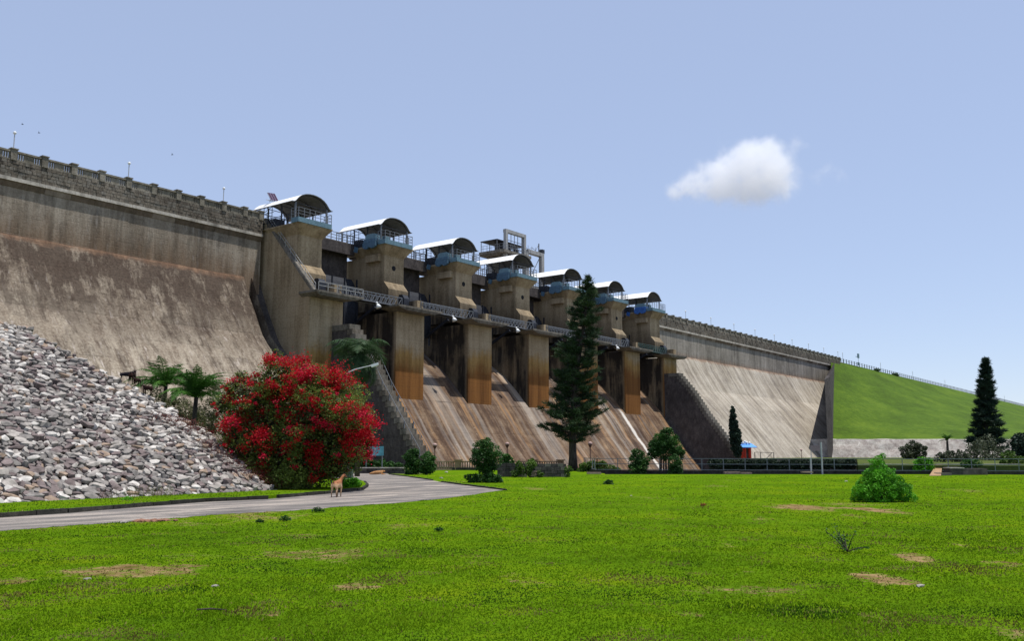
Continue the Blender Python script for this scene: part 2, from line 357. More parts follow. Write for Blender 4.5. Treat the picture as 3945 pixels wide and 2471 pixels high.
def road_mat():
    t = NT("worn_asphalt", .9, .2); fine = t.noise(18., detail=5, rough=.7)
    st = t.noise(.5, (.35,1.7,1), 7, .75, .5)
    col = t.ramp(t.m('ADD', t.m('MULTIPLY', st, .75), t.m('MULTIPLY', fine, .25)), [(.36, (.085,.078,.072)), (.48, (.15,.135,.122)), (.56, (.29,.25,.215)), (.65, (.46,.39,.32))])
    return t.done(col, fine, .4, .01)
M['road'] = road_mat()
M['kerb'] = concrete("mossy_kerb", (.015,.016,.012), (.035,.034,.028), (.08,.075,.06), streak=(1,1,.5), ssc=3., stain=.5)
M['floor'] = plain("basin_floor", (.16,.14,.11), .95, .3, .2)
# ------------------------------------------------------------------ GROUND
bank_z = .7
g = MB(); gx_ = [-6000,-2000,-800,-300,-100,0,60,120,180,260,400,800,2000,6000]; g.grid([[(x_, y_, -5.) for x_ in gx_] for y_ in gx_])
tag(g.build("basin_floor", M['floor'], fix=False), "pale bare ground far below and behind the lawn", kind="structure")
# lawn sheet: fine near the camera, coarse far away
pys = np.concatenate([np.array([1829.,1830.5,1832,1834,1837,1840]), np.arange(1845, 2000, 6), np.arange(2000, 2620, 12), [2700,2900,3300,4200]])
pxs = np.arange(-1500, 5400, 24.)
rows = []
for py in pys:
    z = []
    for px in pxs:
        p = G(px, py); z.append((p.x, p.y, 0.))
    rows.append(z)
b = MB(); b.grid(rows); lawn = b.build("lawn", M['lawn'], fix=False)
va = np.array(b.v); attr(lawn, 'soil', soil(va[:,0], va[:,1])); tag(lawn, "bright green mown lawn with bare reddish earth patches", kind="structure")
lawn.data.polygons.foreach_set('use_smooth', [True]*len(lawn.data.polygons))
# behind the lawn on the left: garden ground up to the foot of the dam
b = MB(); P_ = [gat(-700,72.,-.004), gat(1600,72.,-.004), gat(1690,96.5,-.004), Vector((88,66,-.004)), Vector((88,112,-.004)), Vector((0,112,-.004))]
b.add(P_, [tuple(range(6))]); o = b.build("garden_ground", M['bank'], fix=False); tag(o, "rough green garden ground at the foot of the dam", kind="structure")
b = MB(); P_ = [gat(1590,70,-.008), gat(2330,70,-.008), gat(2330,78.4,-.008), gat(2260,92.,-.008), gat(1690,96.6,-.008)]
b.add(P_, [tuple(range(5))]); b.build("garden_lawn", M['lawn'], fix=False); tag(bpy.data.objects['garden_lawn'], "far strip of green lawn in front of the tan balustrade", kind="structure")
# right bank beyond the stilling basin
e1 = gat(3300, 77.5, bank_z); poly = [(e1.x,e1.y),(187.95,58),(187.95,112),(3000,112),(3000,-1500)]; e2 = gat(5400,70,0); poly.append((e2.x,e2.y))
b = MB(); b.plan(poly, -5.1, bank_z); o = b.build("right_bank", M['bank']); tag(o, "rough green bank beyond the railing on the right", kind="structure")
# terrace wall that carries the railing above the basin
b = MB(); F0, F1, F2, F3 = gat(2250,92), gat(2300,81), gat(3300,76.5), gat(5400,69.)
for p, q in ((gat(1640,96.5),gat(2250,92.3)),(gat(2250,92),F1),(F1,F2),(F2,F3)):
    d = (q-p).normalized(); n_ = Vector((-d.y,d.x,0))*.16
    b.plan([(p.x-n_.x,p.y-n_.y),(q.x-n_.x,q.y-n_.y),(q.x+n_.x,q.y+n_.y),(p.x+n_.x,p.y+n_.y)], -5.1, .25)
tag(b.build("terrace_kerb", M['kerb']), "low dark mossy kerb wall along the far edge of the lawn", "kerb wall")
# road: worn asphalt strip winding in from the left
near = [(-900,2130),(0,2047),(307,2024),(522,2009),(812,1986),(1160,1966),(1400,1948),(1560,1936),(1700,1922),(1800,1911),(1880,1899),(1953,1889)]
far = [(1900,1881),(1760,1866),(1696,1858.5),(1664,1851.5),(1580,1839),(1500,1830),(1488,1823.5),(1240,1823.5),(1205,1840),(1300,1850),(1400,1862),(1412,1874),(1392,1889),(1240,1901),(1064,1911.5),(505,1958),(0,1996),(-900,2064)]
def inpoly(x, y, P):
    c = np.zeros(np.shape(x), bool); n = len(P)
    for i in range(n):
        x0, y0 = P[i]; x1, y1 = P[(i+1) % n]
        c ^= ((y0 > y) != (y1 > y)) & (x < (x1-x0)*(y-y0)/(y1-y0+1e-12)+x0)
    return c
def dense(pts, step, jit):
    out = []
    for a, c in zip(pts[:-1], pts[1:]):
        n = max(1, int(math.hypot(c[0]-a[0], (c[1]-a[1])*3)/step))
        for i in range(n):
            t = i/n; out.append((a[0]+(c[0]-a[0])*t, a[1]+(c[1]-a[1])*t + R.uniform(-jit,jit)))
    return out + [pts[-1]]
roadpx = dense(near, 22, 1.7) + far
b = MB(); b.add([G(x, y, .005) for x, y in roadpx], [tuple(range(len(roadpx)))])
road = b.build("road", M['road'], fix=False); tag(road, "worn grey park road winding past the rock slope", kind="structure")
RP = [(G(x,y).x, G(x,y).y) for x, y in roadpx]
# raised grass verge between kerb and rock slope
vg = [(-900,2064),(-500,2034),(0,1996),(250,1979),(505,1958),(780,1936),(1027,1925),(1064,1921.5),(1240,1906),(1392,1890),(1412,1876),(1400,1862),(1290,1851),(1205,1843),(900,1843),(-900,1880)]
b = MB(); vp = [(G(x,y).x, G(x,y).y) for x, y in vg]; b.plan(vp, -.05, .125)
verge = b.build("grass_verge", M['lawn']); tag(verge, "narrow green verge between the road kerb and the rock slope", kind="structure")
# kerb stones
def kerb(name, pts, L, w, h, label, skip=()):
    P = [G(x, y, 0) for x, y in pts]; k = root(name, P[0], label, "kerb"); i = 0; me = None
    for a, c in zip(P[:-1], P[1:]):
        d = c-a; n = max(1, round(d.length/L)); d.normalize(); s = Vector((-d.y, d.x, 0)); seg = (c-a).length/n
        for j in range(n):
            i += 1
            if i in skip: continue
            m = a + d*seg*(j+.5) + Vector((0,0,h/2-.03)); bb = MB()
            bb.obox(m - s*(w/2 - .03 + R.uniform(-.01,.01)), d*(seg/2-.012), s*w/2, Vector((R.uniform(-.01,.01),0,h/2+.03+R.uniform(-.012,.008))))
            bb.build("kerb_stone", M['kerb'], k)
    return k
kerb("road_kerb", [(-500,2034),(0,1996),(250,1979),(505,1958),(780,1936),(1027,1925.)], 1., .14, .13, "long dark mossy kerb below the rock slope")
kerb("road_kerb", [(1064,1921.5),(1240,1906),(1392,1890),(1412,1876),(1400,1862)], .7, .14, .13, "short curved dark kerb beside the standing brown goat")
kerb("lawn_kerb", [(1947,1891),(1850,1879),(1760,1868),(1700,1859)], .6, .12, .07, "thin broken kerb at the pointed end of the road")
kerb("lawn_kerb", [(1664,1852),(1580,1840),(1500,1830)], .8, .12, .07, "thin kerb where the road turns behind the lawn, near the round shrubs")
# ------------------------------------------------------------------ GRASS blades
def grass(name, n, y0, y1, hmul, label, zoff=0., onverge=False):
    px = rng.uniform(-500, 4450, n); py = rng.uniform(y0, y1, n)
    q = np.array(_F)[None]*_f + (px-_cx)[:,None]*np.array(RV)[None] + (_cy-py)[:,None]*np.array(_U)[None]
    t = (zoff-EYE)/q[:,2]; X = q[:,0]*t; Y = q[:,1]*t; d = X*HV.x + Y*HV.y
    vin = inpoly(X, Y, vp)
    ok = vin if onverge else (~inpoly(X, Y, RP) & ~vin)
    s = soil(X, Y); ok &= (rng.random(n) > s*.9) & (rng.random(n) < np.clip(d/15., .4, 1.))
    X, Y, d, s = X[ok], Y[ok], d[ok], s[ok]; n = len(X)
    tall = fbm(X, Y, .8, 3)
    h = (.007 + .017*rng.random(n)**2 + .04*np.clip(tall-.52,0,1)) * hmul * (1+d*.006); w = (.002+.0006*d)*(.6+.8*rng.random(n))
    an = rng.uniform(0, 2*np.pi, n); ln = rng.normal(0, .45, (n,2))*h[:,None]
    v = np.zeros((n,3,3)); v[:,0] = np.stack([X-np.cos(an)*w, Y-np.sin(an)*w, np.full(n,zoff)], -1); v[:,1] = np.stack([X+np.cos(an)*w, Y+np.sin(an)*w, np.full(n,zoff)], -1)
    v[:,2] = np.stack([X+ln[:,0], Y+ln[:,1], h+zoff], -1)
    u1 = fbm(X+9, Y-4, 1.3, 5) + rng.normal(0,.05,n); u2 = fbm(X-31, Y+17, .9, 5) + rng.normal(0,.05,n)
    mi = np.where(u2 > .64, 2, 0); mi = np.where((u1 > .66) | (s > .45) | (rng.random(n) < .03), 1, mi)
    o = npmesh(name, v.reshape(-1,3), np.arange(n*3).reshape(-1,3), [M['blade'], M['dryblade'], M['darkblade']], midx=mi); tag(o, label, kind="stuff"); return o
grass("grass", 430000, 1834, 2640, 1., "short green grass blades of the lawn")
grass("grass", 45000, 1895, 2010, 1.3, "short grass growing on the verge above the road kerb", .125, True)
# ------------------------------------------------------------------ DAM
D = root("dam", (139, 100, 0), "long weathered grey concrete dam with spillway piers and steep stained slopes", "dam")
X0L, XJ, XR0, XE = 20., 82.9, 194., 344.
def noisegrid(x0, x1, prof, step, amp, seed=0):
    xs = np.arange(x0, x1+1e-6, step); rows = []
    for (y, z) in prof:
        r_ = []
        for x in xs:
            k = float(fbm(np.array([x]), np.array([y*2+z+seed]), .25, 4)[0])-.5
            r_.append((x, y - k*amp, z + k*amp*.4))
        rows.append(r_)
    return rows
def refine(prof, n):
    out = []
    for a, c in zip(prof[:-1], prof[1:]):
        for i in range(n): t = i/n; out.append((a[0]+(c[0]-a[0])*t, a[1]+(c[1]-a[1])*t))
    return out + [prof[-1]]
SL = [(110.7,27.15),(110.1,27.02),(109.6,26.1),(107.7,22.4),(105.2,18.1),(101.3,14.0),(96.,7.6),(90.,0.),(87.,-4.)]
def section(x0, x1, m_wall, m_slope, m_st, xslope1):
    b = MB(); b.box(x0, x1, 110.3, 118, -4.5, 33.41); b.box(x0, x1, 110.05, 118, 33.82, 35.9); b.build("wall", m_wall, D)
    b = MB(); b.grid(noisegrid(x0-(3.95 if x0 > 100 else 0), xslope1, refine(SL, 3), 1.5, .35))
    b.add([(xslope1,y,z) for y,z in SL] + [(xslope1,112,-4)], [tuple(range(len(SL)+1))])
    b.build("slope_face", m_slope, D, smooth=False, fix=False)
    # string course and corbels
    x = x0
    while x < x1-.1:
        w = min(R.uniform(2.2,3.4), x1-x); c = MB(); c.prism([(109.98,33.4),(110.22,32.75),(110.4,32.75),(110.4,33.4)], x+.015, x+w-.015)
        c.build("corbel_block", M['corbelA' if R.random() < .5 else 'corbelB'], D); x += w
    x = x0
    while x < x1-.1:
        w = min(R.uniform(3,5), x1-x); c = MB(); c.box(x+.01, x+w-.01, 109.86-R.uniform(0,.03), 110.7, 33.402, 33.82); c.build("string_course", M['course'], D); x += w
    # masonry courses under the balustrade
    b = MB(); nr = 5; h = (35.9-33.82)/nr
    for i in range(nr):
        x = x0 - R.uniform(0,.4)
        while x < x1:
            w = R.uniform(.38,.8); p = R.uniform(0,.07)
            if x+w < x1 and x > x0: b.mi = R.choice([0,0,1]); b.box(x+.02, x+w-.02, 109.97-p, 110.1, 33.83+i*h+.015, 33.83+(i+1)*h-.02)
            x += w
    o = b.build("masonry_blocks", [m_st, M['step']], D, fix=False); o["kind"] = "stuff"
section(X0L, XJ, M['wall'], M['slopeL'], M['stone'], 81.4)
section(XR0, XE, M['wallR'], M['slopeR'], M['stone'], XE)
# balustrades
def balus(x0, x1, xs):
    b = MB(); b.box(x0, x1, 109.95, 110.35, 35.901, 36.05); b.box(x0, x1, 109.9, 110.4, 36.86, 37.08); b.build("parapet_rail", M['parapet'], D)
    b = MB(); ps = sorted(xs); sp_ = ps[1]-ps[0]
    for xa in ps:
        last = xa
        for gx in (.52,.80,1.08, sp_-1.20,sp_-.92,sp_-.64):
            if xa+gx > x1-.2: break
            b.box(last, xa+gx, 110.04, 110.26, 36.05, 36.86); last = xa+gx+.13
        if xa+sp_ < x1: b.box(last, xa+sp_, 110.04, 110.26, 36.05, 36.86)
    o = b.build("balusters", M['parapet'], D); o["kind"] = "stuff"
    me = None
    for x in xs:
        if me is None:
            c = MB(); c.box(x-.36, x+.36, 109.84, 110.46, 35.91, 37.2); c.box(x-.45, x+.45, 109.74, 110.54, 37.2, 37.33); me = c.build("parapet_post", M['parapet'], D); xr = x
        else:
            o = me.copy(); COL.objects.link(o); o.location = me.location + Vector((x-xr, 0, 0))
balus(X0L, XJ-.2, [47.1+3.62*k for k in range(-7,10)] + [82.5])
balus(XR0, XE, [204.6+3.86*k for k in range(36)] + [343.6])
# crest road slab
b = MB(); b.box(X0L, XE+6, 110.7, 118.2, 35.5, 35.88); b.build("crest_road", M['wallR'], D)
# junction recess on the left and drain gutter beside the slope
b = MB(); b.box(82.9, 83.7, 111.6, 118, -4.5, 35.5); b.grid([[(x, y+1.1, z-.5) for x in (81.4, 83.72)] for y, z in SL]); b.build("gutter", M['dark_stone'], D, fix=False)
# --- piers
SP = 17.33; PC = [86.87+SP*i for i in range(7)]; W2 = 3.14
OGEE = [(118,18.6),(114,20.3),(112,20.3),(110.1,19.4),(108.3,18.0),(105.5,16.0),(102.8,13.4),(99.9,10.1),(98,7.5),(96.3,5.0),(93.5,1.5),(90.8,-1.7),(88,-4.9)]
for i, c in enumerate(PC):
    x0, x1 = c-W2, c+W2; lo = -5.
    b = MB(); b.prism([(100.,lo),(100.,23.6),(112,23.6),(112,lo)], x0, x1)                      # lower pier with flat nose
    sx0, sx1 = c-2.52, c+1.93
    b.prism([(103.6,28.9),(102.5,27.6),(102.5,24.3),(113,24.3),(113,33.2),(103.6,33.2)], sx0, sx1)   # shaft with splayed foot
    b.prism([(107.5,23.62),(107.5,33.2),(113,33.2),(113,23.62)], sx1+.002, x1)
    # corbelled head under the balcony
    b.add([(sx0,103.6,33.2),(sx1,103.6,33.2),(sx1,110,33.2),(sx0,110,33.2),(c-W2-.3,102.4,34.6),(c+W2-.3,102.4,34.6),(c+W2-.3,110,34.6),(c-W2-.3,110,34.6)],
          [(0,1,2,3),(4,5,6,7),(0,1,5,4),(1,2,6,5),(2,3,7,6),(3,0,4,7)])
    b.box(c-W2-.3, c+W2-.3, 102.4, 113, 34.602, 34.8)
    if i: b.box(sx0-.7, sx0-.002, 104.2, 107.2, 32.2, 33.3)
    if i == 0:
        b.prism([(99.,24.3),(110.6,36.6),(118,36.6),(118,lo),(100.3,lo),(100.3,24.3)], 83.7, 84.34)
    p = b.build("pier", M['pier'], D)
    if i == 0: p["label"] = "left end pier merging into the stair wall"
    elif i == 6: p["label"] = "right end pier beside the pale wall"
    # deck bracket
    b = MB(); b.add([(x0-1.9 if i else x0-.6, y, 24.05) for y in (97.7,101.6)] + [(x1+2. if i < 6 else x1+1, y, 24.05) for y in (97.7,101.6)]
                    + [(x0, y, 23.62) for y in (97.9,101.6)] + [(x1, y, 23.62) for y in (97.9,101.6)]
                    + [(x0-1.9 if i else x0-.6, y, 24.32) for y in (97.7,101.6)] + [(x1+2. if i < 6 else x1+1, y, 24.32) for y in (97.7,101.6)],
                    [(0,1,5,4),(4,5,7,6),(6,7,3,2),(0,2,10,8),(1,3,11,9),(8,9,11,10),(0,8,9,1),(2,3,11,10),(0,4,6,2),(1,5,7,3)])
    b.build("deck_bracket", M['step'], p)
    # round port in the front face and the trunnion cover at its foot
    if 0 < i < 6:
        b = MB(); cc = Vector((c-.35, 103.6, 31.3)); b.tube([cc+Vector((0,-.04,0)), cc+Vector((0,.3,0))], .42, 14); b.build("port", M['black'], p)
    b = MB(); b.prism([(101.2,24.33),(101.2,26.2),(101.6,26.8),(102.3,26.9),(102.49,26.6),(102.49,24.33)], c-.3, c+.9); b.build("trunnion_cover", M['darksteel'], p)
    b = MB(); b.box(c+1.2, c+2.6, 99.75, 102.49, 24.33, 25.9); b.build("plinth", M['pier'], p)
# --- spillway chutes, gates and bridge girders per bay
lay = refine(OGEE, 4)
for i in range(6):
    x0, x1 = PC[i]+W2, PC[i+1]-W2
    b = MB(); b.grid(noisegrid(x0-.1, x1+.1, [q for q in lay if q[0] >= 99.85], .9, .16, i)); b.build("spillway_crest", M['chute'], D, fix=False)
    b = MB(); arc = []
    for k in range(9):
        t = rad(-24+k*9); arc.append((113.8-5.2*math.cos(t)+.0, 24.6+7.*math.sin(t)))
    b.grid([[(x, y, z) for x in (x0+.05, x1-.05)] for y, z in arc])
    for k in range(5): b.box(x0+.1+k*2.6, x0+.25+k*2.6, 108.5, 108.75, 20.4, 29.5)
    gt = root("spillway_gate", ((x0+x1)/2, 109, 20), "dark steel curved gate in the %s spillway bay from the left" % ("first second third fourth fifth sixth".split()[i]), "gate", "spillway gates between the piers")
    b.build("skin_plate", M['darksteel'], gt, fix=False)
    for s in (x0+.8, x1-.8):
        b = MB(); b.bar((s,109,22),(s,103.9,24.6),.4); b.bar((s,109,27.5),(s,103.9,24.9),.4)
        b.build("gate_arm", M['darksteel'], gt)
    b = MB(); b.box(x0-.02, x1+.02, 111.6, 112.4, 27.5, 35.); b.build("breast_wall", M['dark_stone'], D)
    b = MB(); b.box(x0, x1, 109.8, 110.5, 33.7, 35.5); b.box(x0, x1, 110.5, 118, 35.2, 35.45); b.build("bridge_girder", M['dark_stone'], D)
    rr = MB()
    for k in range(10): xx = x0+.3+k*(x1-x0-.6)/9; rr.box(xx-.05, xx+.05, 109.95, 110.05, 35.5, 36.95)
    for z in (36.95, 36.5, 36.0): rr.box(x0, x1, 109.96, 110.04, z-.04, z+.04)
    rr.build("bridge_railing", M['steel'], D)
# continuous lower chute below the pier noses
b = MB(); b.grid(noisegrid(90.0, 187.75, [q for q in lay if q[0] <= 99.95], 1.1, .22, 3)); b.build("spillway_chute", M['chute'], D, fix=False)
# --- training walls with stepped tops
def steps(x0, x1, pts, n, mats, flank, label):
    prof = [(100.02, -5.), (100.02, pts[0][1])]; Ls = []
    tot = [(0, pts[0])]
    for k in range(n+1):
        t = k/n; z = pts[0][1] + (pts[-1][1]-pts[0][1])*t
        for a, c in zip(pts[:-1], pts[1:]):
            if a[1] >= z >= c[1]: y = a[0] + (c[0]-a[0])*(a[1]-z)/(a[1]-c[1]); break
        Ls.append((y, z))
    fl = MB(); fl.prism([(100.02,-5.)] + [(100.02, Ls[0][1]-.02)] + [(y+.35, z-.05) for y, z in Ls] + [(Ls[-1][0]+.35,-5.)], x0+.06, x1-.06)
    tw = fl.build("training_wall", flank, D); tw["label"] = label
    for k in range(n):
        (ya, za), (yb, zb) = Ls[k], Ls[k+1]
        if ya-yb < .05: continue
        s = MB(); w = (x1-x0)/3; r_ = [x0, x0+w+R.uniform(-.15,.15), x0+2*w+R.uniform(-.15,.15), x1]
        s.box(x0-.02, x1+.02, yb, ya+.5, zb-.1, za-.02)
        s.build("step", mats[k % len(mats)], tw)
steps(88., 90.02, [(99.5,19.9),(96.3,19.2),(92.7,15.0),(89.7,10.4),(81.5,-.2)], 27, [M['step'], M['stone']], M['dark_stone'], "left stone stepped wall beside the spillway, with handrails")
steps(187.68, 189.9, [(98.4,19.9),(96.3,19.3),(92.7,15.0),(89.7,10.4),(81.5,-.2)], 30, [M['step']], M['dark_stone'], "tall dark stepped wall at the right end of the spillway")
# basin side walls
b = MB(); b.box(187.62, 189.5, 57.5, 88.5, -5.05, .72); b.build("basin_wall", M['dark_stone'], D)
b = MB(); b.box(87.9, 90., 66, 88.2, -5.05, .0); b.build("basin_wall", M['dark_stone'], D)
# dark wing wall where concrete meets the grass embankment
b = MB(); fl_ = [onY(3192,1775,88.), onY(3212,1775,88.), onY(3198,1452,88.), onY(3176,1464,88.)]
bk = [Vector((334,111,-4.5)), Vector((344,113,-4.5)), Vector((344.,112.,35.9)), Vector((331,110.9,30.))]
for v_ in (fl_[0], fl_[1]): v_.z = -1.
mid_ = Vector((343.8,110.,33.2))
b.add(fl_ + bk, [(0,1,2,3),(4,7,6,5),(0,4,5,1),(1,5,6,2),(2,6,7,3),(3,7,4,0)])
b.build("wing_wall", M['dark_stone'], D)
# rubble retaining wall under the embankment
def rub_mat():
    t = NT("pale_rubble_wall", .95, .1); n1 = t.noise(.55, detail=6, rough=.8, dist=.5); n2 = t.noise(.08, detail=4)
    c = t.ramp(t.m('ADD', t.m('MULTIPLY', n1, .7), t.m('MULTIPLY', n2, .3)), [(.36, (.19,.155,.14)), (.5, (.36,.32,.285)), (.62, (.52,.49,.44))])
    return t.done(c, n1, .8, .3)
M['rubble'] = rub_mat()
wr = root("retaining_wall", (266.9, 88, .7), "low pale rubble retaining wall along the foot of the grassy embankment", "retaining wall")
T0 = Vector((266.9, 88., 0)); T1 = T0 + RV*75 + HV*4; TT = T0 + RV*400 + HV*60
b = MB(); prev = T0; n_ = 34
pts = [T0 - RV*7 + HV*3] + [T0 + (T1-T0)*(k/n_) for k in range(n_+1)] + [TT]
rws = []
for z, off in ((-1.,-4.4),(1.5,-3.),(3.,-1.9),(4.5,-.9),(5.9,0.),(6.0,1.2)):
    rws.append([tuple(p + HV*(off + (R.uniform(-.25,.25) if z < 5 else 0)) + ZV*(z + (R.uniform(-.1,.1)))) for p in pts])
b.grid(rws); b.build("rubble_face", M['rubble'], wr, fix=False)
# embankment: ruled surface from the toe to the crest line
b = MB(); rows = []
toe = [T0 + (TT-T0)*(k/60)**1.6 for k in range(61)]
cre = []
for p in toe:
    q = at(_cx, 1752, 1); 
    # where the sight line over the toe meets the crest line Y = 111
    s_ = 111./max(p.y, 4.); cre.append(Vector((min(p.x*s_, 9000.), 111., 36.)) if p.y > 4 else Vector((9000.+ (4-p.y)*30, 111.,36.)))
for j in range(15):
    t = j/14; r_ = []
    for p, q in zip(toe, cre):
        v = (p + HV*1.2)*(1-t) + q*t; zz = 5.95 + (35.9-5.95)*t + .5*math.sin(t*math.pi)
        r_.append((v.x, v.y, zz + (float(vnoise(np.array([v.x]),np.array([v.y]),.05)[0])-.5)*.8*math.sin(t*math.pi)))
    rows.append(r_)
b.grid(rows); b.grid([[tuple(Vector(p)) for p in rows[-1]], [(q.x, 121., 35.9) for q in cre], [(q.x, 190., 5.) for q in cre]])
o = b.build("embankment", M['emb'], smooth=True, fix=False); tag(o, "smooth grassy earth embankment continuing the dam to the right", kind="structure")
# ------------------------------------------------------------------ hoist shelters on the piers
def shelter(c, i):
    r = root("hoist_shelter", (c, 106, 34.8), "", "shelter", "arched hoist shelters on top of the piers")
    x0, x1 = c-W2-.3, c+W2-.3; rc = c+.5
    # arched white sheet roof
    pr = [(-3.85,0),(-3.5,.03),(-3.2,.2),(-2.95,.5),(-2.6,.88),(-2.1,1.24),(-1.4,1.53),(-.7,1.67),(0,1.72)]; pr = pr + [(-x, z) for x, z in pr[-2::-1]]
    top = MB(); ys = [103.8+k*.42 for k in range(25)]
    top.grid([[(rc+x, y, 38.06+z+(.012 if k % 2 else 0)) for x, z in pr] for k, y in enumerate(ys)]); o = top.build("roof_sheet", M['hood'], r, fix=False)
    un = MB(); un.grid([[(rc+x, y, 38.0+z) for x, z in pr] for y in (103.85, 113.85)]); 
    un.grid([[(rc+x, 103.8, 38.06+z-d) for x, z in pr] for d in (0,.09)]); un.grid([[(rc+x, 113.88, 38.06+z-d) for x, z in pr] for d in (0,.09)])
    un.build("roof_lining", M['soffit'], r, fix=False)
    for y in (104.2, 107.3, 110.4, 113.4):
        rb = MB()
        for (xa, za), (xb, zb) in zip(pr[2:-2], pr[3:-2]): rb.bar((rc+xa,y,37.9+za),(rc+xb,y,37.9+zb),.08)
        rb.bar((rc-3.2,y,38.0),(rc+3.2,y,38.0),.08); rb.build("roof_rib", M['darksteel'], r)
    for s, y in ((-2.95,104.2),(2.95,104.2)):
        p = MB(); p.box(rc+s-.11, rc+s+.11, y-.11, y+.11, 34.81, 38.15); p.build("post", M['steel'], r)
    for s in (-2.95, 2.95):
        for y in (107.3, 110.4, 113.4):
            p = MB(); p.box(rc+s-.08, rc+s+.08, y-.08, y+.08, 34.81, 38.15); p.build("post", M['darksteel'], r)
    # blue balcony fascia and floor
    f = MB(); f.box(x0, x1, 102.22, 102.36, 34.7, 35.42); f.box(x0, x0+.12, 102.37, 103.8, 34.7, 35.42); f.box(x1-.12, x1, 102.37, 103.8, 34.7, 35.42)
    f.build("balcony_fascia", M['blue'], r)
    # railings
    rl = MB(); xs = [x0+.06+k*(x1-x0-.12)/6 for k in range(7)]
    for x in xs: rl.box(x-.035, x+.035, 102.25, 102.32, 35.42, 36.85)
    for x in (x0+.06, x1-.06):
        for y in (103.1, 103.9): rl.box(x-.035, x+.035, y-.035, y+.035, 35.0, 36.85)
        for z in (36.85, 36.35, 35.9): rl.box(x-.03, x+.03, 102.33, 104.0, z-.03, z+.03)
    for z in (36.85, 36.35, 35.9): rl.box(x0, x1, 102.26, 102.31, z-.03, z+.03)
    rl.build("railing", M['steel'], r)
    for s in (x0+.1, x1-.1):
        sr = MB()
        for y in [104.6+.95*k for k in range(10)]: sr.box(s-.035, s+.035, y-.035, y+.035, 34.81, 37.98 if y > 108 else 36.2)
        for z in (36.1, 35.5): sr.box(s-.03, s+.03, 104, 113.4, z-.03, z+.03)
        for z in (37.0,): sr.box(s-.03, s+.03, 108, 113.4, z-.03, z+.03)
        sr.bar((s,108.4,37.9),(s,110.9,37.0),.06); sr.bar((s,113.4,37.9),(s,110.9,37.0),.06)
        sr.build("side_frame", M['darksteel'], r)
    # hoist machinery in blue covers
    bl = M['blue3'] if i == 6 else M['blue2']
    if i > 0:
        h = MB(); h.prism([(104.0,35.2),(104.0,34.5),(104.35,34.25),(104.9,34.15),(105.4,34.45),(105.9,34.15),(106.5,34.2),(106.9,34.5),(106.9,35.2)], c-3.9, c-3.5)
        h.box(c-3.5, c-2.6, 103.9, 106.95, 34.82, 35.2); h.build("hoist_skirt", bl, r)
        h = MB(); h.box(c-3.8, c-1.9, 104.0, 106.8, 35.26, 35.75); h.build("hoist_cover", bl, r)
        h = MB(); h.prism([(104.2,35.8),(104.2,36.3),(104.6,36.6),(106.2,36.6),(106.6,36.3),(106.6,35.8)], c-3.6, c-2.1); h.build("hoist_lid", M['blue'], r)
        h = MB(); h.obox((c-3.7,108.6,34.4),(.05,0,0),(0,.42,.15),(0,-.12,.42)); h.build("hoist_flap", bl, r)
        h = MB(); h.box(c-1.3, c-.2, 104.3, 105.2, 34.81, 36.6); h.build("control_cabinet", M['blue'], r)
    h = MB(); h.tube([(c-.2,104.8,35.3),(c+2.0,104.8,35.3)], .55, 12); h.box(c-.1,c+1.9,104.2,105.4,34.81,35.2); h.build("hoist_drum", bl, r)
    h = MB(); h.box(c-2.6,c-.8,108.6,110.2,34.81,36.3); h.box(c+.2,c+2.2,109.,111.,34.81,36.0); h.tube([(c-2.4,111.5,35.5),(c+1.8,111.5,35.5)],.5,10)
    h.build("gear_box", M['darksteel'], r)
    return r
LB = ["arched shelter at the left end, the one with the solar panel", "second arched shelter from the left, blue hoist covers at its side", "third arched shelter from the left",
      "fourth arched shelter, just below the white tower", "fifth arched shelter, directly left of the tall pine tip", "sixth arched shelter, directly right of the tall pine tip",
      "last arched shelter on the right with brighter blue machinery"]
s0 = shelter(PC[0]-.3, 0); s0["label"] = LB[0]
s1 = shelter(PC[1]-.3, 1); s1["label"] = LB[1]
for i in range(2, 6): dup(s1, (PC[i]-.3, 106, 34.8), LB[i])
s6 = shelter(PC[6]-.3, 6); s6["label"] = LB[6]
# solar panel on the first roof
sp = root("solar_panel", (85.4, 111.2, 39.6), "small dark tilted solar panel on the left end shelter roof", "solar panel")
b = MB(); b.obox((85.4,111.2,40.35),(.8,.15,.12),(-.1,.35,.62),(.02,-.03,.02)); b.build("panel", plain("solar_cells", (.05,.02,.05), .3, .4, 9), sp)
b = MB()
for k in (-.8,-.27,.27,.8): b.bar(Vector((85.4+k,111.17+k*.18,40.35+k*.15))-Vector((-.1,.35,.62)), Vector((85.4+k,111.17+k*.18,40.35+k*.15))+Vector((-.1,.35,.62)), .05)
b.bar((85.0,111.4,39.5),(85.2,111.3,40.3),.07); b.bar((85.9,111.4,39.5),(85.8,111.4,40.3),.07); b.bar((84.2,111.2,39.65),(86.3,111.3,39.7),.08); b.build("panel_frame", M['galv'], sp)
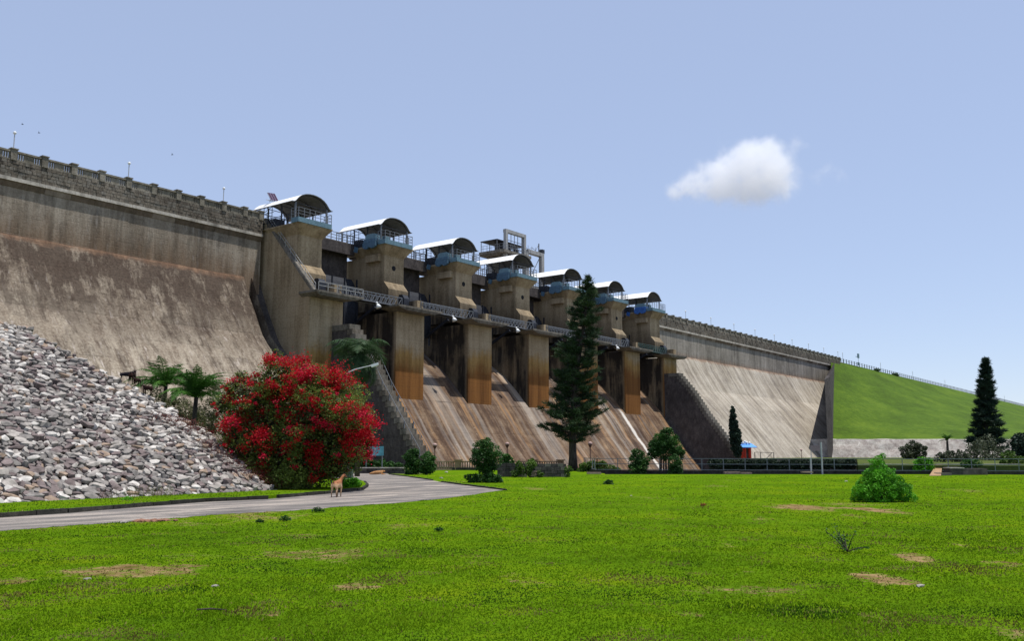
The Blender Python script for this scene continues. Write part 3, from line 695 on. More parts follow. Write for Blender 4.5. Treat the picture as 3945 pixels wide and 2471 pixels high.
# ------------------------------------------------------------------ lattice footbridges along the pier fronts
tl = ["first lattice footbridge, left of the leftmost free pier", "second lattice footbridge from the left", "third lattice footbridge from the left",
      "fourth lattice footbridge, ending behind the tall pine", "fifth lattice footbridge, just right of the tall pine", "last, short dark green lattice footbridge at the right end"]
def bridge(i):
    x0, x1 = PC[i]+W2-1.2, PC[i+1]-W2+.8
    r = root("footbridge", ((x0+x1)/2, 100.4, 24.3), tl[i], "footbridge", "lattice footbridges between the piers")
    m = M['steel'] if i < 5 else plain("green_steel", (.05,.09,.08), .6)
    zb, zt_ = 24.42, 25.75
    n = 14; dx = (x1-x0)/n
    for y in (99.65, 101.25):
        b = MB(); b.box(x0, x1, y-.05, y+.05, zt_-.05, zt_+.06); b.build("top_chord", m, r)
        b = MB(); b.box(x0, x1, y-.06, y+.06, zb-.09, zb+.07); b.build("bottom_chord", m, r)
        b = MB()
        for k in range(n+1): b.box(x0+k*dx-.035, x0+k*dx+.035, y-.035, y+.035, zb, zt_)
        for k in range(n):
            a, c = x0+k*dx, x0+(k+1)*dx
            b.bar((a,y,zt_ if k < n/2 else zb),(c,y,zb if k < n/2 else zt_),.06)
        b.build("lattice", m, r)
    b = MB(); b.box(x0, x1, 99.72, 101.18, zb-.02, zb+.05)
    b.build("walkway_plate", M['darksteel'], r)
    if i in (1,2,3,4):
        b = MB(); b.box(x0+2.5, x1-.5, 101.35, 101.42, 26.0, 26.1); b.build("handrail", m, r)
    return r
for i in range(6): bridge(i)
# rail on the landing and along the stair of the left pier
M['rail2'] = plain("worn_rail_paint", (.32,.32,.31), .6)
r = root("stair_railing", (84.1, 104, 24.3), "pale handrail running down the steep stair on the left end pier", "railing")
for dz in (1.05, .5):
    b = MB(); b.bar((83.85,110.4,36.4+dz),(83.85,98.9,24.3+dz),.06); b.build("handrail", M['rail2'], r)
b = MB()
for k in range(11):
    t = k/10; b.bar((83.85,110.4-11.5*t,36.4-12.1*t),(83.85,110.4-11.5*t,37.45-12.1*t),.055)
b.build("baluster", M['rail2'], r)
b = MB(); b.prism([(99.,24.32),(110.6,36.62),(110.6,36.0),(99.6,24.32)], 83.66, 84.33)
b.build("stair_string", M['step'], r)
r = root("landing_railing", (87, 97.8, 24.3), "pale rail round the stair landing on the left end pier", "railing")
b = MB()
for x in (83.5,85.2,86.9,88.6,90.3,91.9): b.box(x-.04,x+.04,97.8,97.88,24.33,25.5)
for z in (25.5,24.95): b.box(83.5,91.9,97.8,97.87,z-.04,z+.04)
b.build("rail", M['rail2'], r)
# floodlights hung below the footbridges
fl0 = None
for i in range(5):
    x = (PC[i]+PC[i+1])/2 + .3
    if fl0 is None:
        fl0 = root("floodlight", (x, 98.9, 23.9), "", "floodlight", "white floodlights hanging below the footbridge"); xf = x
        b = MB(); b.tube([(x,98.9,24.3),(x,98.9,23.95)], .05, 6); b.build("bracket", M['steel'], fl0)
        b = MB(); b.tube([(x,98.9,24.0),(x+.05,98.8,23.75),(x+.12,98.65,23.4)], [.12,.3,.42], 10); b.build("shade", M['lampwhite'], fl0, smooth=True)
        b = MB(); b.ico((x-.05,98.95,24.15), .17, 2); b.build("control_box", M['lampwhite'], fl0)
        f = fl0
    else: f = dup(fl0, (x, 98.9, 23.9))
    f["label"] = "white floodlight under the %s footbridge from the left" % ["first","second","third","fourth","fifth"][i]
# handrails on the left stepped wall
for X, lab in ((88.15,"thin left handrail down the stone stepped wall"),(89.9,"thin right handrail down the stone stepped wall, beside the spillway")):
    r = root("step_handrail", (X, 84, 4), lab, "railing"); pts = [(92.3,14.6),(89.7,10.4),(82.6,1.2)]
    b = MB()
    for a, c in zip(pts[:-1], pts[1:]): b.bar((X,a[0],a[1]+1.1),(X,c[0],c[1]+1.1),.06)
    b.build("rail", M['steel'], r); b = MB()
    for k in range(6):
        t = k/5; b.box(X-.05, X+.05, 89.7-7.1*t-.05, 89.7-7.1*t+.05, 10.4-9.2*t-.2, 11.5-9.2*t)
    b.build("rail_post", M['steel'], r)
# ------------------------------------------------------------------ crest lamp posts
lp = None
lx = [(47.1,"crest lamp post nearest the left picture edge"),(61.58,"crest lamp post midway along the left wall"),(76.06,"crest lamp post nearest to the left end shelter")] + \
     [(219.7+15.35*k, "%s crest lamp post beyond the right end shelter" % "first second third fourth fifth sixth seventh eighth ninth".split()[k]) for k in range(9)]
for x, lab in lx:
    if lp is None:
        lp = root("crest_lamp", (x, 110.2, 37.33), lab, "lamp post", "thin lamp posts along the dam crest"); o = lp
        b = MB(); b.tube([(x,110.2,37.3),(x,110.2,39.15)], .055, 6); b.build("pole", M['galv'], lp)
        b = MB(); b.ico((x,110.2,39.3), .2, 2); b.build("globe", M['lampwhite'], lp, smooth=True)
    else: o = dup(lp, (x, 110.2, 37.33), lab)
# ------------------------------------------------------------------ intake tower behind the crest
tw = root("intake_tower", (155, 119, 35), "white concrete gate tower with open frames rising behind the shelters", "tower")
def tb(name, *a, m='whitec'):
    b = MB(); [b.box(*q) for q in a]; return b.build(name, M[m], tw)
tb("column", (150.9,151.45,117.2,117.9,30,48.6)); tb("column", (157.4,158.1,117.2,118.0,43.6,48.6)); tb("top_beam", (150.9,158.1,117.2,118.0,48.602,49.3))
tb("column", (150.9,152.3,121,122.2,30,44.3)); tb("column", (157.7,158.9,117.0,118.0,30,43.5)); tb("column", (163.9,164.9,117.2,118.0,30,45.5)); tb("arm_beam", (158.902,164.9,117.2,118.4,45.502,46.3))
tb("arm_beam", (158.902,163.89,117.2,118.0,37.6,38.4)); tb("arm_beam", (158.1,158.9,117.2,118.0,43.502,45.5)); tb("low_wall", (158.902,163.7,117.6,118.2,31,35.2))
tb("platform", (149.2,158.9,116.4,117.15,43.9,44.5), (148.9,150.85,117.15,123,43.9,44.5), (149.2,158.8,118.42,123,43.6,44.3), m='step')
tb("machine_wall", (152.3,156.7,118.9,121.5,36,43.55), m='corbelA'); tb("roof", (149.6,159.3,118.6,123.2,46.9,47.05), m='darksteel')
tb("machine_house", (152.5,155.5,119.4,121.6,44.32,46.6), m='darksteel'); tb("hoist", (153.3,154.6,116.6,117.1,44.55,45.3), m='darksteel')
b = MB()
for (xa, za, xb, zb) in ((152.3,36,156.7,43.5),(156.7,36,152.3,43.5),(158.9,38.4,163.9,45.5),(159.,35.3,163.8,37.6)): b.bar((xa,117.6,za),(xb,117.6,zb),.12)
for x in (152.4,153.6,154.8,156.): b.box(x-.05,x+.05,117.9,118.0,44.3,48.6)
for z in (45.6,47.2): b.box(151.45,157.4,117.9,118.0,z-.05,z+.05)
b.build("lattice", M['steel'], tw)
b = MB()
for x in (149.7,152.6,155.,157,159.2): b.box(x-.06,x+.06,118.65,118.75,44.3,46.9); b.box(x-.06,x+.06,123,123.1,44.3,46.9)
b.build("roof_post", M['steel'], tw)
b = MB()
for x in [149.1+.8*k for k in range(13)]: b.box(x-.03,x+.03,116.38,116.44,44.5,45.7)
for y in [116.4+1.1*k for k in range(6)]: b.box(148.92,148.98,y,y+.06,44.5,45.7)
for z in (45.1,45.7): b.box(148.9,158.8,116.38,116.44,z-.03,z+.03); b.box(148.92,148.98,116.4,122.5,z-.03,z+.03)
for x in (160.2,161.6,163.0,164.8): b.box(x-.03,x+.03,118.2,118.26,46.3,47.5)
for a, c in (((159,118.2,46.9),(160.2,118.2,46.6)),((160.2,118.2,46.6),(161.6,118.2,47.2)),((161.6,118.2,47.2),(163,118.2,46.8)),((163,118.2,46.8),(164.2,118.2,48.4))): b.bar(a, c, .07)
b.box(164.1,164.3,118.1,118.3,46.3,48.6); b.build("railing", M['steel'], tw)
tb("switch_box", (164.3,165.2,117.3,118.2,46.32,47.2), m='darksteel')
# ------------------------------------------------------------------ embankment crest railing and mast
r = root("crest_fence", (420, 111, 36), "thin post and rail fence along the top of the grassy embankment", "fence")
for z in (36.5, 37.1):
    b = MB(); b.box(346, 1500, 110.6, 110.75, z-.025, z+.025); b.build("rail", M['steel'], r)
me = None
for k in range(150):
    x = 347+3.2*k
    if me is None: b = MB(); b.box(x-.06,x+.06,110.55,110.8,35.8,37.3); me = b.build("fence_post", M['steel'], r); xr = x
    else: o = me.copy(); COL.objects.link(o); o.location = me.location + Vector((x-xr,0,0))
r = root("signal_mast", (366,111,36), "thin mast carrying dark boxes where the embankment meets the dam crest", "mast")
b = MB(); b.tube([(366,110,35.9),(366,110,40.6)], .07, 6); b.build("pole", M['galv'], r)
b = MB(); b.box(365.5,366.9,109.8,110.2,38.9,40.6); b.box(365.6,366.6,109.8,110.2,36.0,37.2); b.box(363.,365.5,109.9,110.1,39.2,39.35); b.build("signal_box", M['blue'], r)
m0 = None
for k, (x, lab) in enumerate([(352,"small lamp post at the very start of the embankment fence"),(401,"first thin lamp post on the embankment, left half"),(452,"second thin lamp post on the embankment crest"),(515,"third thin lamp post on the embankment crest"),(590,"fourth thin lamp post on the embankment crest"),(680,"embankment lamp post nearest the tall dark conifer")]):
    if m0 is None:
        m0 = root("embankment_lamp", (x,111.5,35.9), lab, "lamp post", "thin lamp posts along the embankment crest")
        b = MB(); b.tube([(x,111.5,35.9),(x,111.5,39.7)], .07, 6); b.build("pole", M['galv'], m0); b = MB(); b.ico((x,111.5,39.8), .18, 1); b.build("globe", M['lampwhite'], m0)
    else: dup(m0, (x,111.5,35.9), lab)
for (x, y, l, lab) in ((391,110.9,7,"small dark hedge on the embankment crest near the dam"),(417,110.9,9,"long low dark hedge further right on the embankment crest")):
    b = MB(); [b.ico((x+k*.9, y, 36.3+R.uniform(-.2,.2)), R.uniform(.6,.95), 1, (1.2,1,.8), .25) for k in range(l)]
    tag(b.build("crest_hedge", leafm("dark_hedge_leaf%d" % l, (.012,.03,.012), (.03,.06,.02), (.05,.1,.03))), lab, "hedge")
# ------------------------------------------------------------------ ROCK SLOPE
A0 = G(0,1942,.1); B0 = G(1045,1892,.1); bu = (B0-A0); bu.z = 0; bu.normalize(); bn = Vector((-bu.y, bu.x, 0)); SLP = .66
def onm(px, py):      # sight line meets the mound plane
    d = ray(px, py); n_ = Vector((-SLP*bn.x, -SLP*bn.y, 1)); return CAM + d*(((A0-CAM).dot(n_))/d.dot(n_))
hip = [(-420,1090),(-200,1170),(0,1248),(96,1276),(225,1348),(337,1411),(461,1474),(562,1536),(703,1626),(843,1712),(928,1790),(1000,1865),(1045,1892)]
HP = [onm(*q) for q in hip]; HU = [( (p-A0).dot(bu), (p-A0).dot(bn) ) for p in HP]
def hipv(u):
    us = [a for a,_ in HU]; vs = [b_ for _,b_ in HU]; return float(np.interp(u, us, vs))
MS = [plain("stone_grey", (.20,.182,.168), .9, .45, 4, spec=.1), plain("stone_pale", (.46,.43,.395), .9, .35, 4, spec=.1), plain("stone_mauve", (.16,.128,.122), .9, .4, 4, spec=.1), plain("stone_tan", (.27,.20,.15), .9, .35, 4, spec=.1), plain("stone_mid", (.32,.29,.262), .9, .4, 4, spec=.1)]
U0 = min(HU[0][0], -5.); UE = HU[-1][0]
rm = MB(); us = np.linspace(U0-4, UE+.3, 60); rows = []
for t in np.linspace(0, 1, 8):
    rows.append([tuple(A0 + bu*u + bn*(hipv(u)*t) + ZV*(hipv(u)*t*SLP-.12)) for u in us])
rm.grid(rows); rm.grid([rows[-1], [tuple(Vector(p)+bn*(Vector(p).z/.8+.6)+ZV*(-Vector(p).z-.3)) for p in rows[-1]]])
mound = rm.build("rock_slope", plain("dark_earth_between_stones", (.06,.045,.045), 1, .4, 3), fix=False); tag(mound, "steep slope of loose grey and pale rip-rap stones", kind="structure")
import bmesh
hulls = []
for k in range(16):
    bm = bmesh.new()
    for j in range(12):
        a = 2*math.pi*j/12 + R.uniform(-.2,.2); q = R.uniform(.8,1.05); z_ = (.32 if j % 2 else -.5)
        bm.verts.new((math.cos(a)*q, math.sin(a)*q*.95, z_ + R.uniform(-.18,.22)))
    bm.verts.new((R.uniform(-.3,.3), R.uniform(-.3,.3), .55)); bmesh.ops.convex_hull(bm, input=bm.verts)
    loose = [v for v in bm.verts if not v.link_faces]; [bm.verts.remove(v) for v in loose]
    bm.verts.index_update(); hulls.append(([v.co.copy() for v in bm.verts], [tuple(v.index for v in f.verts) for f in bm.faces])); bm.free()
nrm = Vector((-SLP*bn.x, -SLP*bn.y, 1)).normalized(); upv = (bn + ZV*SLP).normalized()
stones = []; v = -.1
while v < max(b_ for _,b_ in HU):
    hrow = R.uniform(.13,.22)*(1.2 if v < 2 else 1.); u = U0-2 + R.uniform(0,.4)
    while u < UE+.2:
        w = R.choice([.14,.2,.26,.32,.42,.6])*R.uniform(.85,1.15)*(1-.03*v)
        hv = hipv(u)
        if v < hv+.1:
            stones.append((u+w/2, v + R.uniform(-.07,.07) + .05*math.sin(u*2.1+v), w*.56, hrow*R.uniform(.42,.8)*1.2))
        u += w*R.uniform(.85,1.0)
    v += hrow*.83
def stone_mat(u, v):
    q = float(fbm(np.array([u]), np.array([v]), .35, 3)[0]); x = R.random()
    if q > .56: return 1 if x < .42 else 4 if x < .75 else 0 if x < .92 else 3
    return 0 if x < .38 else 2 if x < .62 else 4 if x < .82 else 1 if x < .95 else 3
def smatrix(u, v, a, c):
    P = A0 + bu*u + bn*v + ZV*(v*SLP) + nrm*R.uniform(-.10,.06)
    rot = Matrix((bu, upv, nrm)).transposed().to_4x4() @ Matrix.Rotation(R.uniform(-.45,.45),4,'Z') @ Matrix.Rotation(R.uniform(-.42,.3),4,'X') @ Matrix.Rotation(R.uniform(-.16,.16),4,'Y')
    return Matrix.Translation(P) @ rot @ Matrix.Diagonal((a, c, R.uniform(.14,.27), 1))
inview = []
for st in stones:
    P = A0 + bu*st[0] + bn*st[1] + ZV*(st[1]*SLP); q = P-CAM; w_ = q.dot(_F); px = _cx+_f*q.dot(RV)/w_
    inview.append((-(st[2]*st[3])/w_**2 if -40 < px < 3945 else 1, st))
inview.sort(key=lambda t: t[0])
smesh = {}
for k, (_, st) in enumerate(inview[:300]):
    hi_ = R.randrange(16); mi_ = stone_mat(st[0], st[1])
    if (hi_, mi_) not in smesh:
        me = bpy.data.meshes.new("stone"); me.from_pydata([tuple(c) for c in hulls[hi_][0]], [], hulls[hi_][1]); me.materials.append(MS[mi_]); smesh[(hi_,mi_)] = me
    o = bpy.data.objects.new("stone", smesh[(hi_,mi_)]); COL.objects.link(o); o.parent = mound; o.matrix_local = smatrix(*st)
b = MB()
for _, st in inview[300:]:
    hv_, hf = hulls[R.randrange(16)]; mt = smatrix(*st); b.mi = stone_mat(st[0], st[1]); b.add([mt @ c for c in hv_], hf)
o = b.build("smaller_stones", MS, mound, fix=False); o["kind"] = "stuff"
# ------------------------------------------------------------------ foliage helpers
def leafquads(P, size, aspect=.5, up=.3, seed=0):
    n = len(P); P = np.asarray(P); a = rng.normal(size=(n,3)); a[:,2] *= .6; a /= np.linalg.norm(a,axis=1)[:,None]
    nn = rng.normal(size=(n,3)); nn[:,2] += up; b_ = np.cross(a, nn); b_ /= np.linalg.norm(b_,axis=1)[:,None]+1e-9
    s = (size*(.6+.8*rng.random(n)))[:,None]
    v = np.stack([P - a*s*.5, P + b_*s*aspect*.5, P + a*s*.5, P - b_*s*aspect*.5], 1)
    return v.reshape(-1,3), np.arange(n*4).reshape(-1,4)
def lobepts(lobes, n, shell=.75):
    """lobes: (centre vec, (rx,ry,rz)) -> n points mostly near the shells"""
    w = np.array([l[1][0]*l[1][2] for l in lobes]); w /= w.sum(); idx = rng.choice(len(lobes), n, p=w)
    d = rng.normal(size=(n,3)); d /= np.linalg.norm(d,axis=1)[:,None]
    rr = np.where(rng.random(n) < shell, rng.normal(.93,.09,n), rng.random(n)**.5)
    C_ = np.array([l[0] for l in lobes])[idx]; Rr = np.array([l[1] for l in lobes])[idx]
    return C_ + d*Rr*rr[:,None]
def pxlobes(L, dist, depth=1.):
    k = dist/_f; out = []
    for (px, py, r_) in L:
        p = at(px, py, dist + R.uniform(-.35,.35)*r_*k); out.append((tuple(p), (r_*k, r_*k*depth, r_*k)))
    return out
def sublobes(lobes, n, r0, r1, keep=True):
    out = [(c_, tuple(x*.88 for x in r_)) for c_, r_ in lobes] if keep else []
    w = np.array([l[1][0]**2 for l in lobes]); w /= w.sum()
    for k in rng.choice(len(lobes), n, p=w):
        c_, r_ = lobes[k]; d = rng.normal(size=3); d /= np.linalg.norm(d); m = r_[0]*R.uniform(r0, r1)
        out.append((tuple(np.array(c_) + d*np.array(r_)*R.uniform(.85,1.08)), (m, m, m*R.uniform(.6,1.))))
    return out
def bush(name, L, dist, n, size, mat, label, cat, stem=None, depth=1., barkm=None, group=None, aspect=.5, shell=.75, up=.3, zmin=0.02):
    lobes = pxlobes(L, dist, depth); P = np.concatenate([lobepts(lobes, int(n*.45), shell), lobepts(sublobes(lobes, 10*len(lobes), .22, .45, False), int(n*.6), .6)]); P = P[P[:,2] > zmin]
    base = Vector((np.mean([l[0][0] for l in lobes]), np.mean([l[0][1] for l in lobes]), 0))
    r = root(name, base, label, cat, group)
    v, f = leafquads(P, size, aspect, up); npmesh("foliage", v, f, mat, r)
    if stem:
        b = MB()
        for (x, y, r0) in stem:
            s = gat(x, dist, 0); top = Vector(lobes[R.randrange(len(lobes))][0]); mid = (s+at(x, y, dist))/2
            b.tube([s, mid+Vector((R.uniform(-.05,.05),0,0)), at(x, y, dist)], [r0, r0*.8, r0*.4], 6)
        b.build("stem", barkm or M['bark'], r)
    return r
def bark():
    t = NT("bark", .95, .1); n = t.noise(6., (1,1,.25), 6, .7); return t.done(t.ramp(n, [(.35,(.022,.018,.015)),(.65,(.085,.07,.06))]), n, .8, .03)
M['bark'] = bark()
M['bgleaf'] = leafm("bougainvillea_leaf", (.045,.07,.015), (.12,.17,.03), (.25,.32,.06), .9, .35)
M['red'] = leafm("red_bract", (.20,.002,.005), (.44,.004,.012), (.66,.01,.025), 1.5, .35)
M['crim'] = leafm("crimson_bract", (.24,.003,.015), (.48,.006,.035), (.70,.02,.08), 1.5, .35)
# ------------------------------------------------------------------ bougainvillea
BL = [(965,1530,88),(890,1500,32),(930,1460,34),(1075,1475,95),(1190,1480,90),(1300,1510,85),(1060,1620,150),(1240,1610,150),(1350,1640,85),(905,1650,75),(870,1560,45),(960,1720,110),(1120,1740,150),(1290,1730,115),(1370,1725,60),(1040,1800,95),(1190,1815,95),(1300,1800,55),(1120,1860,70)]
BL2 = pxlobes(BL, 41., 1.05)
bg_ = root("bougainvillea", gat(1140, 41., .1), "huge rounded bougainvillea bush covered in red flowers beside the rock slope", "flowering bush")
SB = sublobes(BL2, 240, .2, .42, False); P = np.concatenate([lobepts(BL2, 30000, .7), lobepts(SB, 80000, .6)]); P = P[P[:,2] > .15]
thin = fbm(P[:,0]*1.0+P[:,2], P[:,1]+P[:,2]*1.3, 1.1, 3); P = P[(thin > .36) | (rng.random(len(P)) < .4)]
v, f = leafquads(P, .085, .55); npmesh("foliage", v, f, M['bgleaf'], bg_)
IN = [(c_, tuple(q_*.74 for q_ in r_)) for c_, r_ in BL2]; P = lobepts(IN, 20000, .35); P = P[P[:,2] > .1]  # inner leaf fill, its dark colour paints the shade within the crown
v, f = leafquads(P, .17, .5); o = npmesh("inner_foliage", v, f, leafm("shaded_inner_leaf", (.025,.03,.012), (.05,.06,.02), (.09,.10,.035), 1., .1), bg_); o["label"] = "inner leaves coloured dark for the shade inside the bush"
tw_ = MB()
for k in range(90):
    s = gat(1140 + R.uniform(-60,60), 41 + R.uniform(-.5,.5), .1); l = BL2[R.randrange(len(BL2))]; e = Vector(l[0]) + Vector((R.uniform(-1,1)*l[1][0], R.uniform(-1,1)*l[1][1], R.uniform(.3,1.0)*l[1][2]))
    m = (s+e)/2 + Vector((R.uniform(-.4,.4), R.uniform(-.4,.4), .5)); tw_.tube([s, m, e], [.035,.02,.006], 4, False)
tw_.build("branches", M['bark'], bg_, fix=False)
fx = [(1040,1378,22),(1100,1398,26),(1180,1445,40),(1150,1440,35),(1290,1440,45),(1420,1610,12),(1437,1625,30),(1455,1640,16),(1400,1670,22),(1370,1600,36),(1385,1585,28),(1345,1470,30),(1330,1450,22),(890,1625,30),(860,1640,25),(905,1620,22),(1000,1690,40),(1010,1670,28),(1190,1560,45),(1230,1565,30)]
cl = []
for (px, py, r_) in fx: cl.append((np.array(at(px, py, 39.6)), r_/_f*41*1.1, 1.))
for k in range(1300):
    l = SB[R.randrange(len(SB))] if R.random() < .75 else BL2[R.randrange(len(BL2))]; d = Vector((R.gauss(0,1),R.gauss(0,1),R.gauss(0,.9))); d -= HV*abs(R.gauss(0,1)); d.normalize()
    p = Vector(l[0]) + Vector((d.x*l[1][0], d.y*l[1][1], d.z*l[1][2]))*1.02
    q = p-CAM; px = _cx+_f*q.dot(RV)/q.dot(_F); py = _cy-_f*q.dot(_U)/q.dot(_F)
    dens = .26 + .72*min(1, max(0, (px-900)/280)); 
    if py > 1770: dens *= .22
    if R.random() > dens or p.z < .4: continue
    cl.append((np.array(p), R.choice([.06,.08,.11,.15,.2,.28])*R.uniform(.8,1.2), 1.))
PR, PC_ = [], []
for c, r_, _ in cl:
    n = int(22 + 1500*r_*r_); q = rng.normal(size=(n,3))*r_*.55*np.array([1,1,.8]) + c; (PR if R.random() < .7 else PC_).append(q)
for nm, PP, mt in (("flowers", PR, 'red'), ("flowers", PC_, 'crim')):
    v, f = leafquads(np.concatenate(PP), .075, .8); o = npmesh(nm, v, f, M[mt], bg_); o["label"] = "bright red bracts" if mt == 'red' else "crimson pink bracts"
# dry reddish creeper on the stones beside the bush
P = []
for (px, py, s) in [(640,1625,60),(700,1640,60),(760,1670,60),(820,1720,60),(870,1760,60),(930,1800,60),(980,1840,50),(1060,1870,40)]:
    c = onm(px, py)+nrm*.1
    for k in range(520): P.append(tuple(c + bu*R.gauss(0,.55) + upv*R.gauss(0,.22) + nrm*abs(R.gauss(0,.1))))
v, f = leafquads(np.array(P), .07, .35); tag(npmesh("dry_creeper", v, f, leafm("dry_creeper_leaf", (.05,.012,.012), (.12,.03,.025), (.2,.07,.045), 3.)), "dry reddish creeper trailing over the stones beside the red bush", "creeper", kind="stuff")
# ------------------------------------------------------------------ palms
M['palm'] = leafm("palm_leaflet", (.02,.06,.008), (.045,.13,.015), (.10,.24,.03), 1.2, .3)
M['palmd'] = leafm("dark_palm_leaflet", (.016,.04,.014), (.035,.075,.028), (.09,.14,.06), 1.2, .3)
def palm(base, H, nf, L, mat, label, tr=.12, crown_up=.9, cat="palm tree"):
    r = root("palm_tree", base, label, cat, None); b = MB(); b.tube([base+ZV*(H*k/5)+Vector((.03*k*k*.2,0,0)) for k in range(6)], [tr*(1.25-.1*k) for k in range(6)], 9); b.build("trunk", M['bark'], r, smooth=True)
    top = base + ZV*H + Vector((.15,0,0))*.2
    for k in range(nf):
        az = 2*math.pi*k/nf*1.618*3 + R.uniform(-.2,.2); el = rad(R.uniform(28,92)) if crown_up == .9 else rad(R.uniform(-35,80)); d = Vector((math.cos(az), math.sin(az), 0)); Lf = L*R.uniform(.8,1.1)
        p = top.copy(); v = []; f = []; pts = [p.copy()]; e = el; N = 13
        for j in range(N): p = p + (d*math.cos(e) + ZV*math.sin(e))*(Lf/N); e -= rad((6. if crown_up == .9 else 9.) + R.uniform(0,2.5)); pts.append(p.copy())
        bb = MB(); bb.tube(pts, [.03*(1-.8*j/N) for j in range(N+1)], 4, False); bb.mi = 0
        side = d.cross(ZV).normalized()
        for j in range(1, N*4):
            t = j/(N*4)*N; a = int(t); q = pts[a].lerp(pts[min(a+1,N)], t-a); tang = (pts[min(a+1,N)]-pts[a]).normalized()
            ll = L*(.22 if crown_up == .9 else .34)*math.sin(math.pi*min(1, (j/(N*4))**.7*.95+.08))*R.uniform(.8,1.1)
            for s in (-1,1):
                dr = (side*s*.8 + tang*.55 + ZV*R.uniform(-.45,.25)).normalized(); tip = q + dr*ll - ZV*ll*.22; wv = tang*(.013 if crown_up == .9 else .02)
                bb.add([q-wv, q+wv, (q+tip)/2+wv*1.4+ZV*.02, tip, (q+tip)/2-wv*1.4+ZV*.02], [(0,1,2,3,4)])
        bb.build("frond", mat, r, fix=False)
    return r
palm(gat(615, 50., 0), 5.3, 22, 2.4, M['palm'], "young palm behind the goats on the rock slope", .13)
palm(gat(735, 47., 0), 4.5, 26, 2.3, M['palm'], "young bright green palm just left of the red bush", .14)
palm(gat(1378, 68., 0), 9.0, 24, 3.4, M['palmd'], "tall dark palm behind the street lamp, in front of the stepped wall", .16, .8)
palm(gat(3652, 150., bank_z), 3.1, 12, 1.7, M['palm'], "small distant palm before the pale rubble wall", .2)
bush("shrub", [(640,1580,60),(590,1540,45),(690,1600,60),(760,1620,60),(820,1600,55),(850,1520,50),(800,1480,40)], 49, 9000, .12, leafm("grey_green_leaf", (.05,.06,.03), (.12,.13,.06), (.26,.25,.13)), "dull grey-green scrub around the two young palms", "shrub", shell=.5)
# ------------------------------------------------------------------ tall pine in front of the spillway
M['needle'] = leafm("pine_needle", (.008,.020,.007), (.020,.045,.015), (.055,.095,.028), .5, .12)
M['needle2'] = leafm("dark_conifer_needle", (.007,.019,.013), (.017,.038,.024), (.04,.072,.04), .5, .1)
def conifer(name, label, dist, spine, prof, nwh, per, tuft, mat, z0, trunk_r, tsize, droop=.0, upc=.35, clump=2.6):
    """spine/prof given in photo pixels: [(y, x)], [(y, left, right)]"""
    k = dist/_f; ys = [a for a,_ in spine]; sx = lambda y: float(np.interp(y, ys[::-1] if ys[0] > ys[-1] else ys, [b_ for _,b_ in (spine[::-1] if ys[0] > ys[-1] else spine)]))
    py = [p[0] for p in prof]; wl = lambda y: float(np.interp(y, py, [p[1] for p in prof])); wr_ = lambda y: float(np.interp(y, py, [p[2] for p in prof]))
    yb = max(ys); base = at(sx(yb), yb, dist); base.z = z0
    r = root(name, base, label, "conifer tree"); b = MB(); yy = np.linspace(yb, min(ys), 14)
    tp = [at(sx(y), y, dist) for y in yy]; tp[0].z = z0-.1; b.tube(tp, [trunk_r*(1-.92*(i/13))*(1.25 if i == 0 else 1) for i in range(14)], 9); b.build("trunk", M['bark'], r, smooth=True)
    br = MB(); P = []; Dn = []
    y0, y1 = prof[0][0], prof[-1][0]
    for w in range(nwh):
        y = y0 + (y1-y0)*((w+R.uniform(-.3,.3))/nwh); c = at(sx(y), y, dist); yj = (y1-y0)/nwh*.8
        for q in range(per):
            az = 2*math.pi*(q + R.random()*.6)/per + w*.9; d = RV*math.cos(az) + HV*math.sin(az); t = (math.cos(az)+1)/2
            L = (wl(y)*(1-t) + wr_(y)*t)*k*R.uniform(.58,1.12)
            if R.random() < .12: continue
            pts = []; jz = R.uniform(-yj, yj)*k
            for j in range(6):
                u = j/5; pts.append(c + ZV*jz + d*L*u + ZV*(L*(-droop*u + upc*u*u)))
            br.tube(pts, [.05*(1-u/6)*trunk_r/.3 for u in range(6)], 4, False)
            nt = max(2, int(2.2 + L*clump)); pa = np.array(pts); sd = np.array(d.cross(ZV))
            for q_ in range(nt):
                u = R.uniform(.3,1.)**.7 if L > .8 else R.random(); ii = min(int(u*5), 4); cc = pa[ii]*(1-(u*5-ii)) + pa[min(ii+1,5)]*(u*5-ii)
                so_ = R.gauss(0,1)*L*.17*(1.25-u); cc = cc + sd*so_; n = int(tuft*R.uniform(.6,1.3)); w_ = min(.34, .12+L*.14)
                P.append(cc + rng.normal(size=(n,3))*np.array([w_,w_,w_*.34])*.55 + np.array([0,0,.05]))
                dd = np.array(d)[None]*.55 + sd[None]*np.sign(so_)*.25 + rng.normal(0,.45,(n,3)); dd[:,2] += .4; Dn.append(dd)
    o = br.build("limbs", M['bark'], r, fix=False); o["kind"] = "stuff"
    P = np.concatenate(P); Dn = np.concatenate(Dn); Dn /= np.linalg.norm(Dn,axis=1)[:,None]; n = len(P)
    sd = np.cross(Dn, rng.normal(size=(n,3))); sd /= np.linalg.norm(sd,axis=1)[:,None]; L = tsize*(.6+.8*rng.random(n))[:,None]
    v = np.stack([P-Dn*L*.2-sd*L*.09, P-Dn*L*.2+sd*L*.09, P+Dn*L+sd*L*.03, P+Dn*L-sd*L*.03], 1).reshape(-1,3)
    npmesh("needles", v, np.arange(n*4).reshape(-1,4), mat, r); return r
